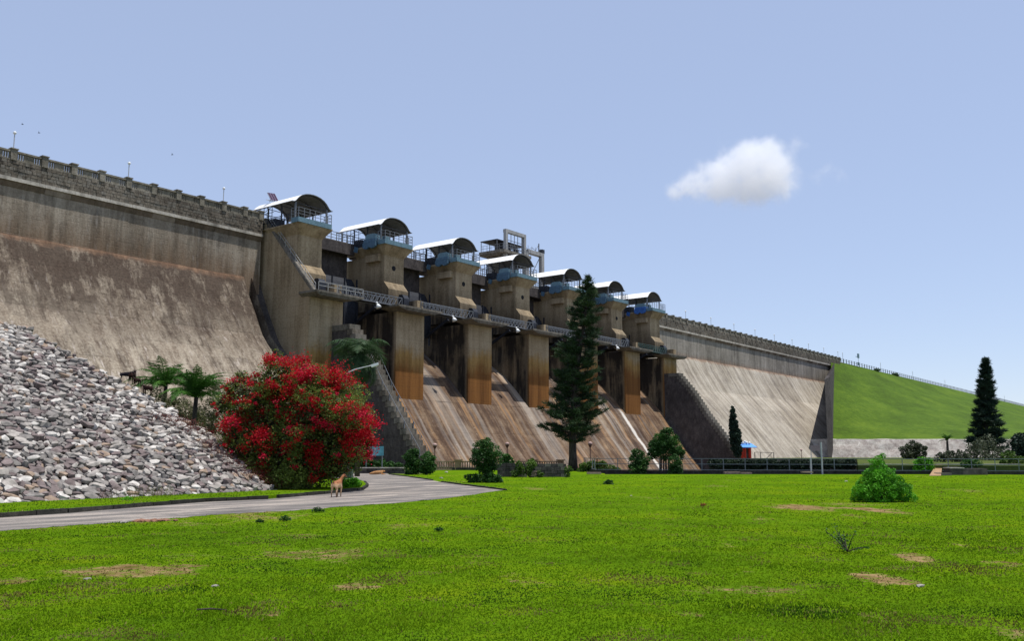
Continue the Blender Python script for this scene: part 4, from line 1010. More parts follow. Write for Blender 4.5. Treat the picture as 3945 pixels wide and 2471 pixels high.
conifer("pine_tree", "tall dark pine standing alone in front of the spillway", 91.5, [(1815,2208),(1700,2206),(1550,2208),(1400,2228),(1250,2248),(1150,2262),(1058,2268)],
        [(1078,8,8),(1095,26,24),(1110,34,30),(1150,45,48),(1200,54,60),(1300,76,70),(1400,90,80),(1470,94,86),(1520,70,92),(1570,96,110),(1620,128,122),(1665,142,112),(1690,118,88),(1712,60,60)],
        46, 6, 34, M['needle'], 0, .42, .28, .04, .32, 2.15)
conifer("pine_tree", "dark spire-shaped conifer against the grassy embankment at the right", 150, [(1760,3803),(1600,3800),(1390,3797)],
        [(1392,3,3),(1410,9,9),(1450,19,17),(1500,27,26),(1560,35,35),(1620,44,45),(1680,54,56),(1715,72,70),(1740,52,52)],
        30, 9, 30, M['needle2'], bank_z, .4, .55, .14, .20, 2.2)
# cypress beside the kiosk
bush("cypress", [(2822,1570,5),(2823,1585,9),(2824,1605,12),(2826,1630,15),(2828,1655,17),(2831,1680,19),(2834,1705,19),(2838,1730,17),(2842,1752,12)], 196, 9000, .55, M['needle2'], "slim dark cypress at the foot of the tall stepped wall", "cypress tree", zmin=.7, shell=.6)
# ------------------------------------------------------------------ garden shrubs
G1 = leafm("shrub_leaf", (.012,.04,.008), (.03,.085,.015), (.07,.17,.03), 1.)
G2 = leafm("bright_shrub_leaf", (.03,.11,.004), (.075,.27,.01), (.14,.44,.02), 1.)
G3 = leafm("weed_leaf", (.03,.06,.01), (.07,.13,.02), (.15,.24,.04), 1.)
G4 = leafm("dull_shrub_leaf", (.025,.035,.02), (.06,.075,.04), (.12,.14,.08), 1.)
bush("shrub", [(1582,1760,22),(1590,1780,26),(1585,1805,26),(1600,1745,16)], 74, 4200, .16, G1, "tall clipped shrub, left one of the pair at the foot of the steps", "shrub", [(1585,1800,.1)])
bush("shrub", [(1650,1770,24),(1645,1795,26),(1660,1805,20),(1630,1810,16)], 73.5, 3600, .16, G1, "rounder shrub, right one of the pair at the foot of the steps", "shrub", [(1645,1800,.1)])
bush("garden_tree", [(1872,1712,22),(1860,1735,34),(1895,1745,34),(1850,1765,32),(1900,1772,36),(1872,1790,34),(1868,1820,26),(1880,1840,24)], 53.5, 9000, .11, G1, "bushy thuja with a narrow waist standing on the lawn", "shrub", [(1870,1780,.12),(1880,1790,.1)])
bush("shrub", [(1820,1845,18),(1850,1850,22),(1890,1850,24),(1915,1855,20),(1800,1840,10)], 53, 4200, .12, G1, "low dark groundcover shrub around the foot of the bushy thuja", "shrub")
bush("shrub", [(1950,1765,16),(1940,1780,16),(1960,1780,16)], 70, 1800, .15, G1, "small pointed shrub peeping over the overgrown wall block", "shrub")
bush("shrub", [(2455,1755,22),(2450,1780,28),(2465,1800,30),(2445,1810,24),(2490,1770,14),(2470,1825,22)], 78.5, 4600, .17, G1, "dense shrub left of the multi-stemmed round tree", "shrub", [(2455,1800,.1)])
bush("garden_tree", [(2545,1705,36),(2572,1692,34),(2525,1728,30),(2592,1725,36),(2560,1735,34),(2612,1752,24),(2515,1752,16),(2560,1690,20)], 80, 12000, .17, G1, "round-crowned small tree on several bare stems behind the lawn", "tree", [(2545,1740,.12),(2565,1740,.1),(2575,1740,.1),(2555,1730,.08)])
bush("shrub", [(2600,1780,24),(2608,1805,24),(2595,1825,22),(2612,1830,18)], 77.5, 3600, .16, G1, "columnar shrub touching the round-crowned tree on its right", "shrub")
bush("shrub", [(3385,1775,18),(3402,1757,11),(3366,1785,16),(3392,1803,24),(3360,1832,30),(3420,1836,32),(3388,1850,40),(3335,1868,32),(3455,1870,34),(3310,1895,28),(3390,1890,55),(3480,1895,32),(3300,1915,20),(3510,1918,20),(3430,1910,40),(3345,1912,38),(3528,1925,10),(3285,1925,10)], 31.8, 26000, .075, G2, "vivid green feathery bush alone on the lawn at the right", "bush", [(3390,1850,.05),(3370,1870,.04)], aspect=.35)
bush("shrub", [(3560,1790,28),(3545,1810,24),(3575,1805,24),(3560,1825,18),(3540,1790,18)], 76, 3800, .16, G2, "round yellow-green bush beside the orange ramp", "bush")
bush("shrub", [(3740,1800,26),(3725,1815,24),(3755,1820,24),(3715,1790,14),(3770,1790,16)], 76, 3000, .16, G1, "leafy plant growing out of the low dark planter", "shrub")
bush("shrub", [(3515,1725,24),(3500,1745,26),(3540,1740,26),(3520,1755,24)], 170, 3400, .4, G4, "dull grey-green bush in front of the pale rubble wall", "bush", zmin=.7)
bush("tree", [(3915,1720,34),(3945,1715,40),(3990,1710,45),(3925,1745,26),(3960,1745,34)], 150, 6500, .4, M['needle2'], "dark bushy tree cut off by the right picture edge", "tree", zmin=.7)
bush("shrub", [(3790,1755,60),(3740,1760,30),(3850,1755,30)], 140, 3000, .35, G4, "dark undergrowth around the foot of the spire-shaped conifer", "undergrowth", zmin=.7)
bush("shrub", [(3660,1770,30),(3700,1765,26),(3620,1770,20)], 110, 2400, .25, G4, "low bushes behind the railing below the small palm", "bush", zmin=.7)
bush("shrub", [(3890,1775,30),(3930,1785,26)], 90, 2000, .22, G3, "yellowish bush behind the railing near the right picture edge", "bush", zmin=.5)
bush("shrub", [(1230,1800,26),(1270,1790,28),(1300,1810,24),(1200,1825,22),(1260,1830,22)], 58, 4200, .14, G3, "leafy undergrowth at the right foot of the red bush", "undergrowth")
bush("shrub", [(1330,1870,24),(1360,1868,24),(1380,1865,14),(1345,1885,18)], 42.5, 3400, .09, G2, "small green shrub beside the street lamp foot, right of the goat", "shrub", zmin=.13)
bush("hedge", [(1380,1790,20),(1410,1785,22),(1440,1795,20),(1470,1790,18),(1505,1795,16),(1535,1797,14),(1350,1795,20)], 85, 5200, .2, G1, "untrimmed hedge behind the low wall under the blue board", "hedge")
bush("creeper", [(2000,1795,14),(2010,1815,16),(1985,1825,14),(2045,1790,18),(2035,1815,16),(2080,1830,12),(2190,1810,14),(2185,1830,12)], 65.4, 3200, .13, G3, "green creeper climbing over the ruined wall blocks", "creeper")
bush("shrub", [(2250,1800,16),(2285,1798,20),(2320,1800,20),(2355,1808,16),(2380,1815,12),(2300,1815,18),(2240,1820,14)], 86, 5200, .18, G3, "rough bushes at the foot of the tall pine", "bush")
for k, (x, y, r_, dd, n, s, m, lab) in enumerate([(2345,1865,16,50,900,.1,G1,"small leafy clump on the lawn below the tall pine"),(2710,1948,9,29,260,.05,leafm("orange_weed",(.08,.05,.01),(.2,.09,.03),(.4,.14,.05)),"tiny orange-tipped weed in the middle of the lawn"),
    (1690,2045,14,19.6,420,.05,G1,"small dark weed at the centre of the lawn"),(1000,2012,12,22,380,.05,G1,"left one of two dark weeds near the road edge"),(1100,2004,18,22.6,480,.055,G1,"right one of two dark weeds near the road edge"),
    (1225,1972,20,26,600,.055,G1,"dark weed tuft on the road edge below the standing goat"),(490,1932,20,30.5,700,.06,G2,"bright leafy weed on the verge below the rock slope"),(170,1950,9,29,160,.05,G1,"tiny weed on the verge near the left picture edge")]):
    bush("weed", [(x-r_*.6,y,r_*.6),(x+r_*.6,y,r_*.6),(x,y-r_*.3,r_*.6)], dd, n, s, m, lab, "weed", aspect=.3)
for (x0_, x1_, y_, dd, lab) in ((385,470,1925,31.5,"dry brown weed stalks at the foot of the rock slope, left patch"),(500,680,1915,33,"dry brown weed stalks at the foot of the rock slope, right patch")):
    c = gat((x0_+x1_)/2, dd, .12); bb = MB(); w_ = (x1_-x0_)/2*dd/_f
    for k in range(int(60*w_)):
        a = c + RV*R.uniform(-w_,w_) + HV*R.uniform(-.25,.35); e = a + Vector((R.gauss(0,.06),R.gauss(0,.06),R.uniform(.12,.42))); n_ = RV*.006; bb.add([a-n_, a+n_, e+n_*.5, e-n_*.5], [(0,1,2,3)])
        for j in range(3): f_ = a.lerp(e, R.uniform(.4,1)); g_ = f_+Vector((R.gauss(0,.05),R.gauss(0,.05),R.uniform(0,.06))); bb.add([f_, f_+ZV*.012, g_+ZV*.012, g_], [(0,1,2,3)])
    tag(bb.build("dry_weeds", M['dryblade'] if x0_ > 450 else leafm("brown_stalk", (.06,.035,.025),(.14,.08,.055),(.24,.15,.10)), fix=False), lab, "dry weeds", kind="stuff")
# twiggy fallen plant on the right of the lawn
c = G(3265, 2132); r = root("fallen_branch", c, "fallen leafy branch lying on the right part of the lawn", "branch"); b = MB(); P = []
for k in range(9):
    a = R.uniform(0, 6.28); e = c + Vector((math.cos(a)*.35, math.sin(a)*.35, R.uniform(.03,.42))); b.tube([c+ZV*.02, (c+e)/2+ZV*.04, e], [.012,.008,.004], 4, False)
    for j in range(26): P.append(tuple(c.lerp(e, R.uniform(.3,1)) + Vector((R.gauss(0,.03),R.gauss(0,.03),abs(R.gauss(0,.03))))))
b.build("twig", M['bark'], r, fix=False); v, f = leafquads(np.array(P), .05, .4); npmesh("foliage", v, f, G1, r)
bush("hedge", [(px, 1787 + R.uniform(-3,3), 14) for px in range(2745, 3300, 18)] + [(px, 1800, 12) for px in range(2745, 3300, 18)], 80.5, 26000, .16, leafm("dark_hedge", (.008,.02,.012), (.02,.04,.02), (.045,.075,.03), 1.5), "long dark clipped hedge behind the railing below the pale slope", "hedge", zmin=.0, shell=.6)
# ------------------------------------------------------------------ garden walls, balustrade, railing
def pxbox(x0, x1, dist, z0, z1, th):
    a, c = gat(x0, dist), gat(x1, dist); n_ = HV*th
    return [(a.x,a.y),(c.x,c.y),(c.x+n_.x,c.y+n_.y),(a.x+n_.x,a.y+n_.y)], z0, z1
def rough_wall(x0, x1, dist, z1, th, label, ragged=0.):
    r = root("garden_wall", gat((x0+x1)/2, dist), label, "wall"); W_ = (x1-x0)*dist/_f; nx = max(2, round(W_/.42)); nz = max(1, round(z1/.24))
    a = gat(x0, dist); 
    for j in range(nz):
        for i in range(nx):
            w = W_/nx; zc = (j+.5)*z1/nz; sh = .5*w if j % 2 else 0
            if i == nx-1 and j % 2: continue
            if ragged and j >= nz-2 and R.random() < ragged: continue
            bb = MB(); bb.obox(a + RV*(w*(i+.5)+sh) + HV*(th/2) + ZV*zc, RV*(w/2-.012), HV*(th/2+R.uniform(-.03,.03)), ZV*(z1/nz/2-.01)); bb.build("stone_block", M['dark_stone'] if R.random() < .75 else M['step'], r)
    bb = MB(); bb.plan(*pxbox(x0+1, x1-1, dist+.06, 0, z1-.03, th-.12)); bb.build("mortar_core", M['dark_stone'], r)
    return r
rough_wall(1915, 2030, 66.5, .98, .5, "left ruined dark stone wall block half covered by creeper")
rough_wall(2062, 2182, 66.5, .95, .5, "right ruined dark stone wall block just left of the pine trunk")
b = MB(); 
for k in range(16): b.ico(gat(2022+R.uniform(0,42), 65.6, .08+R.uniform(0,.35)), R.uniform(.12,.22), 1, (1.2,1,.6), .2)
tag(b.build("rubble_heap", MS[3]), "heap of pale fallen stones between the two ruined wall blocks", "rubble")
lw = rough_wall(1385, 1558, 79, .42, .5, "low stone wall behind the resting dog, with a pale cap slab")
cp = MB(); cp.plan(*pxbox(1383, 1560, 78.9, .425, .5, .6)); cp.build("cap_slab", M['course'], lw)
r = root("balustrade", gat(1850, 95.6), "tan concrete garden balustrade at the foot of the spillway", "balustrade"); tanm = concrete("tan_balustrade", (.14,.08,.045), (.28,.19,.115), (.4,.3,.2), stain=.4)
bb = MB(); bb.plan(*pxbox(1655, 2165, 95.6, .80, .93, .24)); bb.build("top_rail", tanm, r); bb = MB(); bb.plan(*pxbox(1655, 2165, 95.6, 0, .14, .24)); bb.build("plinth", tanm, r)
for px in range(1666, 2160, 9):
    if min(abs(px-q) for q in (1765,1905,2055,2160)) < 14: continue
    bb = MB(); p = gat(px, 95.72); bb.tube([p+ZV*.14, p+ZV*.35, p+ZV*.55, p+ZV*.8], [.06,.09,.05,.07], 6, False); bb.build("baluster", tanm, r)
for px in (1765,1905,2055,2160):
    bb = MB(); bb.plan(*pxbox(px-12, px+12, 95.5, 0, .95, .4)); bb.plan(*pxbox(px-17, px+17, 95.4, .95, 1.08, .6)); bb.build("pillar", tanm, r)
# railing along the terrace
r = root("railing", gat(2800, 78), "long grey pipe railing along the far edge of the lawn", "railing"); runs = [(gat(2250,92,0),gat(2300,81,0)),(gat(2300,81,0),gat(3300,76.5,0)),(gat(3300,76.5,0),gat(5400,69.,0))]
M['rail'] = plain("grey_green_rail", (.17,.19,.19), .6, .2, 3)
for a, c in runs:
    for z in (1.24, .78, .30):
        bb = MB(); bb.bar(a+ZV*z, c+ZV*z, .05); bb.build("rail", M['rail'], r)
    n = max(1, round((c-a).length/1.75))
    for k in range(n+1):
        p = a.lerp(c, k/n); bb = MB(); bb.bar(p+ZV*.2, p+ZV*1.25, .055); bb.build("rail_post", M['rail'], r)
for px in (3122, 3165):
    p = gat(px, 76); bb = MB(); bb.bar(p, p+ZV*(1.3 if px == 3122 else 2.6), .1); tag(bb.build("post", M['galv']), "short grey post in front of the railing" if px == 3122 else "taller grey post in front of the railing near the dark wing wall", "post")
# garden steps and ramp on the right
def slab(name, x0, x1, dist, z0, z1, th, m, label, cat): bb = MB(); bb.plan(*pxbox(x0, x1, dist, z0, z1, th)); return tag(bb.build(name, m), label, cat)
sandy = plain("orange_sand", (.30,.19,.10), .95, .25, 3)
a_, b_, c_, d_ = G(3580,1834,.02), G(3625,1834,.02), gat(3628,80,.75), gat(3605,80,.75); bb = MB(); bb.add([a_,b_,c_,d_,a_-ZV*.3,b_-ZV*.3,c_-ZV*.9,d_-ZV*.9], [(0,1,2,3),(0,4,5,1),(1,5,6,2),(2,6,7,3),(3,7,4,0)]); tag(bb.build("ramp", sandy), "small orange sandy ramp leading up beside the yellow-green bush", "ramp")
slab("kerb_block", 3605, 3662, 71.5, 0, .2, .5, M['step'], "low pale edging block right of the orange ramp", "edging")
r = root("planter", gat(3730, 73), "low dark stone planter with a leafy plant and pale coping", "planter"); bb = MB(); bb.plan(*pxbox(3660, 3800, 73, 0, .5, 1.2)); bb.build("planter_wall", M['dark_stone'], r); bb = MB(); bb.plan(*pxbox(3658, 3712, 72.9, .505, .58, 1.3)); bb.build("coping", M['course'], r)
slab("path_edge", 3330, 3500, 82, bank_z-.2, bank_z+.07, .5, M['course'], "pale path edging behind the vivid green bush", "path edging")
slab("path_edge", 3610, 3930, 82, bank_z-.2, bank_z+.07, .5, M['course'], "long pale path edging behind the planter on the right", "path edging")
slab("garden_kerb", 3800, 4100, 79, .0, .65, .5, M['dark_stone'], "dark stone kerb under the long pale path edging", "kerb")
slab("stone_bench", 2790, 2850, 77, .0, .17, .6, MS[3], "flat tan slab lying before the railing, left of two", "slab")
slab("stone_bench", 2855, 2895, 76.4, .0, .13, .6, MS[3], "flat tan slab lying before the railing, right of two", "slab")
slab("stone_bench", 3092, 3130, 75, .12, .22, .8, MS[3], "small tan slab on rubble before the grey posts", "slab")
slab("stone_bench", 2262, 2316, 74, .05, .18, .8, MS[3], "flat tan slab on the lawn below the tall pine", "slab")
# ------------------------------------------------------------------ kiosk, boards
kb = Vector((190.6, 81.2, bank_z)); kb = gat(2870, 199, bank_z); r = root("kiosk", kb, "small kiosk with a blue roof and red posts at the foot of the pale slope", "kiosk")
bb = MB(); w = 1.45; z1 = bank_z+2.35
ze, zr = 2.42, 3.25
bb.add([kb-RV*1.9-HV*1.7+ZV*ze, kb+RV*2.25-HV*1.7+ZV*ze, kb+RV*1.5+HV*.3+ZV*zr, kb-RV*1.7+HV*.3+ZV*zr, kb-RV*1.9-HV*1.7+ZV*(ze-.12), kb+RV*2.25-HV*1.7+ZV*(ze-.12), kb+RV*1.9+HV*1.8+ZV*ze, kb-RV*1.9+HV*1.8+ZV*ze], [(0,1,2,3),(0,4,5,1),(1,6,2),(2,6,7,3),(3,7,0)])
bb.build("roof", plain("sky_blue_roof", (.10,.30,.72), .5, .1, 2), r, fix=False)
redm = plain("red_paint", (.55,.05,.025), .6, .15, 2)
for s, t in ((-.75,-1.3),(-.25,-1.3),(.85,-1.3),(.95,.0),(-.75,.0)):
    bb = MB(); p = kb+RV*s+HV*t; bb.bar(p, p+ZV*2.5, .3); bb.build("post", redm, r)
bb = MB(); bb.obox(kb+HV*.2+ZV*1.2, RV*.95, HV*.06, ZV*1.2); bb.build("back_panel", M['step'], r)
bb = MB()
for s, t in ((0,3.5),(-.45,3.25),(.4,3.3),(1.0,3.2)): bb.ico(kb+RV*s-HV*.2+ZV*(t+.1), .25, 2, (1,1,1.2))
bb.build("roof_ornament", M['lampwhite'], r, smooth=True)
r = root("pergola", gat(2940, 199, bank_z), "low dark open frame right of the kiosk", "frame"); bb = MB(); a = gat(2908,199,bank_z); c = gat(2981,199,bank_z)
bb.bar(a+ZV*1.35, c+ZV*1.25, .1); bb.bar(a, a+ZV*1.35, .12); bb.bar(c, c+ZV*1.25, .12); bb.bar(a.lerp(c,.3), a.lerp(c,.3)+ZV*1.3, .1); bb.bar(a.lerp(c,.6), a.lerp(c,.9)+ZV*1.2, .1); bb.build("frame", M['dark_stone'], r)
r = root("sign_board", gat(3145, 215, bank_z), "grey notice board on two posts before the dark wing wall", "sign board"); c = at(3145, 1728, 215)
bb = MB(); bb.obox(c, RV*1.35, HV*.06, ZV*.62); bb.build("board", plain("faded_board", (.24,.19,.19), .8, .2, 2), r)
for s in (-1.2, 1.2): bb = MB(); p = gat(3145,215,bank_z)+RV*s; bb.bar(p, p+ZV*2.4, .13); bb.build("post", M['galv'], r)
r = root("sign_board", gat(1437, 82, 0), "blank faded turquoise board left of the steps, above the hedge", "sign board"); c = at(1442, 1739, 82)
bb = MB(); bb.obox(c, RV*.82, HV*.03, ZV*.41); bb.build("board", plain("turquoise_board", (.10,.30,.36), .7, .3, 2.5), r)
for s in (-.7,.7): bb = MB(); p = gat(1442,82.1,0)+RV*s; bb.bar(p, p+ZV*2.2, .07); bb.build("post", M['steel'], r)
# ------------------------------------------------------------------ street lamp
b0 = gat(1341, 62., .1); r = root("street_lamp", b0, "tall street lamp with a long curved arm over the red bush", "street lamp"); k = 62/_f
pts = [at(x, y, 62) for x, y in ((1341,1822),(1340,1600),(1333,1470),(1334,1446),(1345,1434),(1370,1424),(1420,1412),(1432,1409))]; pts[0].z = 0
bb = MB(); bb.tube(pts, [.09,.08,.06,.055,.05,.045,.04,.04], 8); bb.build("pole", M['galv'], r, smooth=True)
bb = MB(); c = at(1444, 1407, 62); ax = (at(1457,1403,62)-c); bb.obox(c, ax, HV*.12, ZV*.085); bb.obox(c-ZV*.08, ax*.85, HV*.1, ZV*.03); bb.build("lamp_head", M['lampwhite'], r)
bb = MB(); bb.obox(gat(1341,61.9,.3), RV*.32, HV*.32, ZV*.3); bb.build("plinth", plain("mossy_plinth", (.05,.075,.05), .9, .4, 3), r)
r = root("small_lamp", gat(1318, 41, 0), "small white lamp head poking out of the red bush", "lamp"); c = at(1304, 1538, 39.2)
bb = MB(); bb.obox(c, RV*.075, HV*.06, ZV*.045); bb.build("lamp_head", M['lampwhite'], r); bb = MB(); bb.tube([gat(1280,41.2,0), at(1280,1560,41.2), at(1285,1545,40.6), at(1303,1539,39.25)], .02, 6); bb.build("pole", M['galv'], r)
gl = None
for (px, top, lab) in ((1675,1712,"garden lamp behind the right round shrub at the steps"),(1954,1708,"garden lamp seen over the left ruined wall block"),(2274,1706,"garden lamp right of the pine trunk"),(3088,1733,"distant garden lamp before the pale slope")):
    dd = 97 if px < 3000 else 190; p = gat(px, dd, 0 if px < 3000 else bank_z); H = at(px, top, dd).z - p.z
    r = root("garden_lamp", p, lab, "lamp post", "small globe lamps in the garden"); bb = MB(); bb.tube([p, p+ZV*H*.85], .05, 6); bb.tube([p+ZV*(H*.8), p+ZV*(H*.92)], [.05,.22], 8); bb.build("pole", plain("rusty_post", (.09,.04,.03), .8), r)
    bb = MB(); bb.ico(p+ZV*(H-.1), .24, 2, (1,1,.8)); bb.build("globe", plain("pinkish_globe", (.38,.25,.22), .5), r, smooth=True)
# ------------------------------------------------------------------ animals
def skin(verts, edges, radii, name, mat, parent, sub=2):
    me = bpy.data.meshes.new(name); me.from_pydata(verts, edges, []); o = bpy.data.objects.new(name, me); COL.objects.link(o)
    sk = o.modifiers.new("s", 'SKIN'); sk.use_smooth_shade = True
    for i, r_ in enumerate(radii): me.skin_vertices[0].data[i].radius = r_ if isinstance(r_, tuple) else (r_, r_)
    me.skin_vertices[0].data[0].use_root = True
    ss = o.modifiers.new("u", 'SUBSURF'); ss.levels = sub; ss.render_levels = sub
    dg = bpy.context.evaluated_depsgraph_get(); dg.update(); ev = bpy.data.meshes.new_from_object(o.evaluated_get(dg))
    o.modifiers.clear(); o.data = ev; ev.name = name
    ev.materials.clear(); ev.materials.append(mat); ev.polygons.foreach_set('use_smooth', [True]*len(ev.polygons)); o.parent = parent; return o
def goat(name, pos, rz, body, dark, label, s=1., head=(.62,0,.93), up=False, cat="goat", hair=None):
    """local x forward, height about 0.9 m"""
    r = root(name, pos, label, cat, "goats", rz)
    hx, hy, hz = head; yb = .10
    V = [(-.33,0,.60),(-.12,0,.58),(.12,0,.57),(.33,0,.61),(.43,0,.72),(hx-.1,hy*.8,hz-.05),(hx,hy,hz),(hx+.09,hy*1.25,hz-.06),(hx+.16,hy*1.4,hz-.1),
         (-.40,.09,.50),(-.33,.10,.37),(-.42,.10,.25),(-.40,.10,.05),(-.37,.10,.0),
         (-.40,-.09,.50),(-.28,-.10,.37),(-.36,-.10,.25),(-.33,-.10,.05),(-.30,-.10,.0),
         (.32,.09,.44),(.33,.09,.26),(.34,.09,.05),(.37,.09,.0),(.33,-.09,.44),(.30,-.09,.26),(.28,-.09,.05),(.31,-.09,.0),
         (-.43,0,.65),(-.47,0,.76)]
    E_ = [(0,1),(1,2),(2,3),(3,4),(4,5),(5,6),(6,7),(7,8),(0,9),(9,10),(10,11),(11,12),(12,13),(0,14),(14,15),(15,16),(16,17),(17,18),(3,19),(19,20),(20,21),(21,22),(3,23),(23,24),(24,25),(25,26),(0,27),(27,28)]
    Rr = [(.12,.15),(.15,.18),(.155,.185),(.12,.16),(.085,.11),.06,.062,.045,.03, .075,.05,.028,.02,.026,.075,.05,.028,.02,.026,.055,.032,.022,.027,.055,.032,.022,.027,.03,.018]
    V = [(x*s,y*s,z*s) for x,y,z in V]; Rr = [tuple(q*s for q in (x if isinstance(x, tuple) else (x,x))) for x in Rr]
    skin(V, E_, Rr, "body", body, r)
    for sd in (-1,1):
        bb = MB(True); p = Vector((hx-.03,hy+.05*sd,hz+.02))*s; q = Vector((hx-.07,hy+.16*sd,hz-.05))*s; bb.add([p+Vector((.03,0,0))*s,p-Vector((.02,0,.03))*s,q-Vector((.03,0,.02))*s,q+Vector((.01,0,-.03))*s,(p+q)/2+Vector((0,0,.025))*s],[(0,1,4),(1,2,4),(2,3,4),(3,0,4),(0,3,2,1)]); bb.build("ear", dark, r)
        bb = MB(True); p = Vector((hx-.01,hy+.03*sd,hz+.05))*s; bb.tube([p, p+Vector((-.03,.01*sd,.06))*s, p+Vector((-.08,.02*sd,.09))*s], [.014*s,.01*s,.003*s], 5); bb.build("horn", dark, r)
        bb = MB(True); bb.ico(Vector((hx+.035,hy+.052*sd,hz+.005))*s, .012*s, 1); bb.build("eye", M['black'], r)
    return r
def goatm():
    t = NT("brown_goat_coat", .8, .2); x = t.n("SeparateXYZ"); t.l(t.n("TexCoord").outputs["Object"], x.inputs[0]); z = x.outputs[2]
    n = t.noise(5., detail=3, obj=True); c = t.ramp(n, [(.4,(.23,.085,.035)),(.55,(.30,.125,.055)),(.62,(.14,.045,.018))])
    c = t.mix(t.mr(t.m('ADD', z, t.m('MULTIPLY', n, .12)), .60, .50), c, (.5,.34,.2)); c = t.mix(t.mr(z, .24, .05), c, (.10,.05,.025)); return t.done(c, n, .2, .01)
GB = goatm(); GBk = plain("black_goat_coat", (.010,.008,.012), .8, .4, 5, spec=.1); GD = plain("dark_brown_goat_coat", (.022,.010,.008), .85, .4, 5, spec=.1); DK = plain("dark_horn", (.03,.02,.016), .6)
aq = math.atan2(HV.y, HV.x)
gp = G(1297, 1917)
goat("goat", gp, aq - .15, GB, DK, "brown and tan goat standing on the road edge, seen from behind", .84, (.60,-.13,.98))
def onridge(px, py):
    p = onm(px, py); return p
def ridgegoat(px, py, rz, m, lab, s, head): p = onm(px, py); goat("goat", p+ZV*.14, rz, m, DK, lab, s, head)
ridgegoat(484, 1483, aq-math.pi/2+.2, GBk, "black goat climbing on the rock slope, side on, leftmost of its group", .56, (.60,0,.80))
ridgegoat(508, 1490, aq+.1, GD, "dark goat on the rock slope seen from behind, between two others", .66, (.5,0,.9))
ridgegoat(526, 1500, aq+math.pi-.3, GD, "small dark goat on the rock slope, rightmost of the three in the open", .46, (.58,0,.72))
ridgegoat(567, 1535, aq+math.pi/2-.4, GD, "brown goat half hidden under the palm on the rock slope", .55, (.58,0,.8))
# resting tan animal in front of the low wall
p = gat(1455, 74, 0); r = root("dog", p, "tan dog lying on the road in front of the low stone wall", "dog", None, aq-math.pi/2)
skin([(-.42,0,.16),(-.15,0,.17),(.15,0,.17),(.35,0,.2),(.5,.02,.3),(.62,.05,.24),(-.5,.1,.07),(-.25,.2,.05),(.4,.12,.06),(.65,.12,.04),(.35,-.12,.05),(.6,-.14,.04),(-.65,.05,.05)], [(0,1),(1,2),(2,3),(3,4),(4,5),(0,6),(6,7),(3,8),(8,9),(3,10),(10,11),(0,12)],
     [(.14,.15),(.15,.16),(.15,.15),(.12,.13),.085,.04,.06,.04,.045,.03,.045,.03,.025], "body", plain("tan_dog_coat", (.42,.21,.08), .8, .3, 5), r)
for sd in (-1,1):
    bb = MB(True); bb.add([(.47,.06*sd,.36),(.52,.06*sd,.36),(.49,.11*sd,.30),(.49,.05*sd,.42)], [(0,1,3),(1,2,3),(2,0,3),(0,2,1)]); bb.build("ear", DK, r)
# ------------------------------------------------------------------ small loose things
for (px, py, s, lab, m) in ((838,1292,.06,"",1),(480,2016,.11,"pale stone on the road edge, left of the earth heap",1),(2432,1912,.06,"small white stone on the lawn left of centre",1),(3545,2262,.07,"pale stone on the lawn in the bare patch at the right",1),(335,2235,.06,"pale stone on the left part of the lawn",1),(830,2262,.055,"pale stone on the lawn below the road",1),(1700,1845,.2,"white flat stone on the far lawn near the thuja",1),(1720,1822,.22,"tan flat stone before the balustrade",3),(3735,1832,.3,"",3),(3880,1828,.3,"pale rock heap before the long path edging",1),(3260,1857,.15,"pale flat stone left of the vivid green bush",1),(245,1953,.13,"pale stones on the verge below the rock slope",1)):
    if not lab: continue
    bb = MB(); c = G(px, py); s *= .75; bb.ico(c+ZV*s*.2, s, 1, (1.3,1,.45), .2); tag(bb.build("loose_stone", MS[4]), lab, "stone")
c = G(600, 2010); bb = MB(); [bb.ico(c + RV*R.gauss(0,.28)+HV*R.gauss(0,.15)+ZV*R.uniform(0,.03), R.uniform(.05,.1), 1, (1.4,1,.5), .2) for _ in range(26)]; tag(bb.build("earth_heap", plain("red_earth", (.22,.11,.07), 1, .3, 6)), "small heap of reddish earth on the near road edge", "earth heap")
c = G(810, 2359); bb = MB(); bb.tube([c-RV*.14+ZV*.02, c+ZV*.03, c+RV*.16+HV*.02+ZV*.015], [.008,.01,.006], 5); tag(bb.build("stick", M['bark']), "thin dark stick lying on the lawn near the bottom edge", "stick")
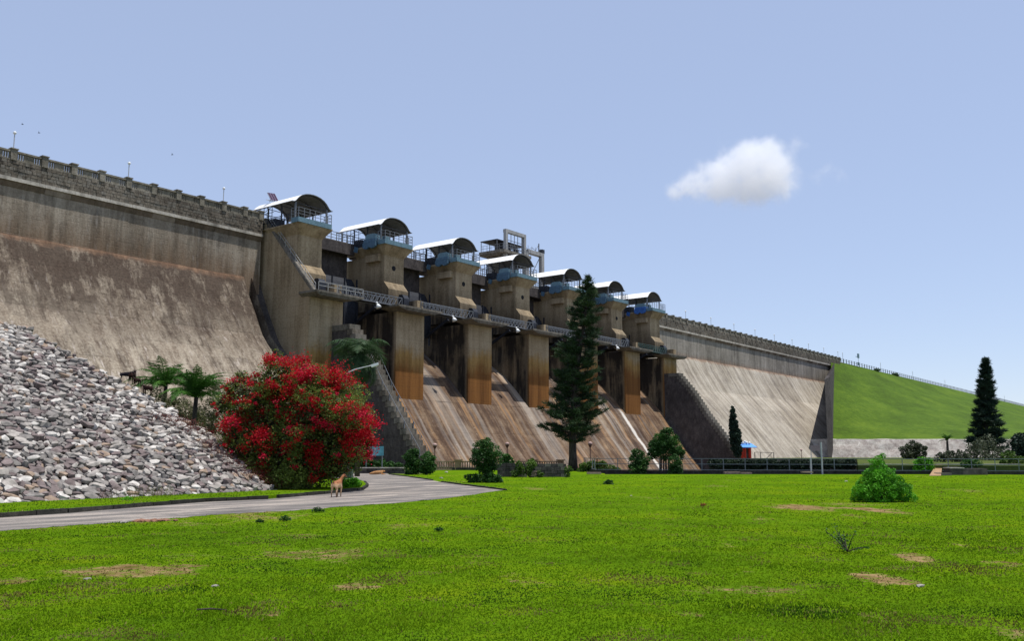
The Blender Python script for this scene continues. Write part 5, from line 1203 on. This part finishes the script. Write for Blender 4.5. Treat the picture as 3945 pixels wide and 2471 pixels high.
for (px, py, lab) in ((86,479,"small bird in the sky above the left lamp post, left of two"),(150,512,"small bird in the sky near the left picture edge, right of two"),(663,596,"lone small bird in the sky above the left wall")):
    c = at(px, py, 90); r = root("bird", c, lab, "bird", "small birds in the sky"); bb = MB(); bb.tube([c-RV*.12, c, c+RV*.14+ZV*.02], [.01,.035,.012], 6); bb.build("body", M['black'], r)
    bb = MB(); bb.add([c-RV*.04, c+RV*.05, c+HV*.3+ZV*.1, c+HV*.1+ZV*.02], [(0,1,2,3)]); bb.add([c-RV*.04, c+RV*.05, c-HV*.3+ZV*.1+RV*.1, c-HV*.1+ZV*.02], [(0,1,2,3)]); bb.build("wing", M['black'], r, fix=False)
# ------------------------------------------------------------------ CLOUD
CD = 2600.; ck = CD/_f
CLB = [(2600,738,40,1),(2655,722,66,1),(2740,690,85,1),(2830,665,100,1),(2920,665,105,1),(2990,670,90,1),(2960,590,72,1),(2905,595,55,1),(2870,610,50,1),(3010,720,60,.8),(2800,735,65,.8),(3055,550,40,.42),(3095,562,34,.4),(3180,660,50,.36),(3235,675,44,.36),(3140,690,40,.3),(2900,740,70,.8)]
ccen = at(2900, 660, CD)
t = NT("cloud_vapour"); t.t.nodes.remove(t.b)
vv = t.n("NewGeometry").outputs["Position"]; acc = None
wob = t.n("TexNoise"); t.l(vv, wob.inputs["Vector"]); wob.inputs["Scale"].default_value = .019; wob.inputs["Detail"].default_value = 8; wob.inputs["Roughness"].default_value = .66
for (px, py, r_, am) in CLB:
    c = at(px, py, CD + R.uniform(-25,25)); sb = t.n("VectorMath", operation='DISTANCE'); t.l(vv, sb.inputs[0]); sb.inputs[1].default_value = tuple(c)
    q = t.m('DIVIDE', sb.outputs["Value"], r_*ck); e = t.m('MULTIPLY', t.m('EXPONENT', t.m('MULTIPLY', t.m('MULTIPLY', q, q), -1.4), 0), am); acc = e if acc is None else t.m('ADD', acc, e)
f_ = t.m('ADD', acc, t.m('MULTIPLY', t.m('SUBTRACT', wob.outputs["Fac"], .5), t.m('ADD', .9, t.m('MULTIPLY', acc, 3.6))))
den = t.m('MULTIPLY', t.mr(f_, .16, 1.2, 0, 1, True), .016)
pv = t.n("VolumePrincipled"); pv.inputs["Color"].default_value = (1,1,1,1); t.l(den, pv.inputs["Density"]); pv.inputs["Anisotropy"].default_value = .1
t.l(pv.outputs[0], t.out.inputs["Volume"])
bb = MB(); bb.obox(ccen, RV*430*ck, HV*130*ck, ZV*190*ck); o = bb.build("cloud", t.mat); tag(o, "single small white cloud in the blue sky at the right", "cloud", kind="stuff"); t.mat.cycles.volume_step_rate = .35
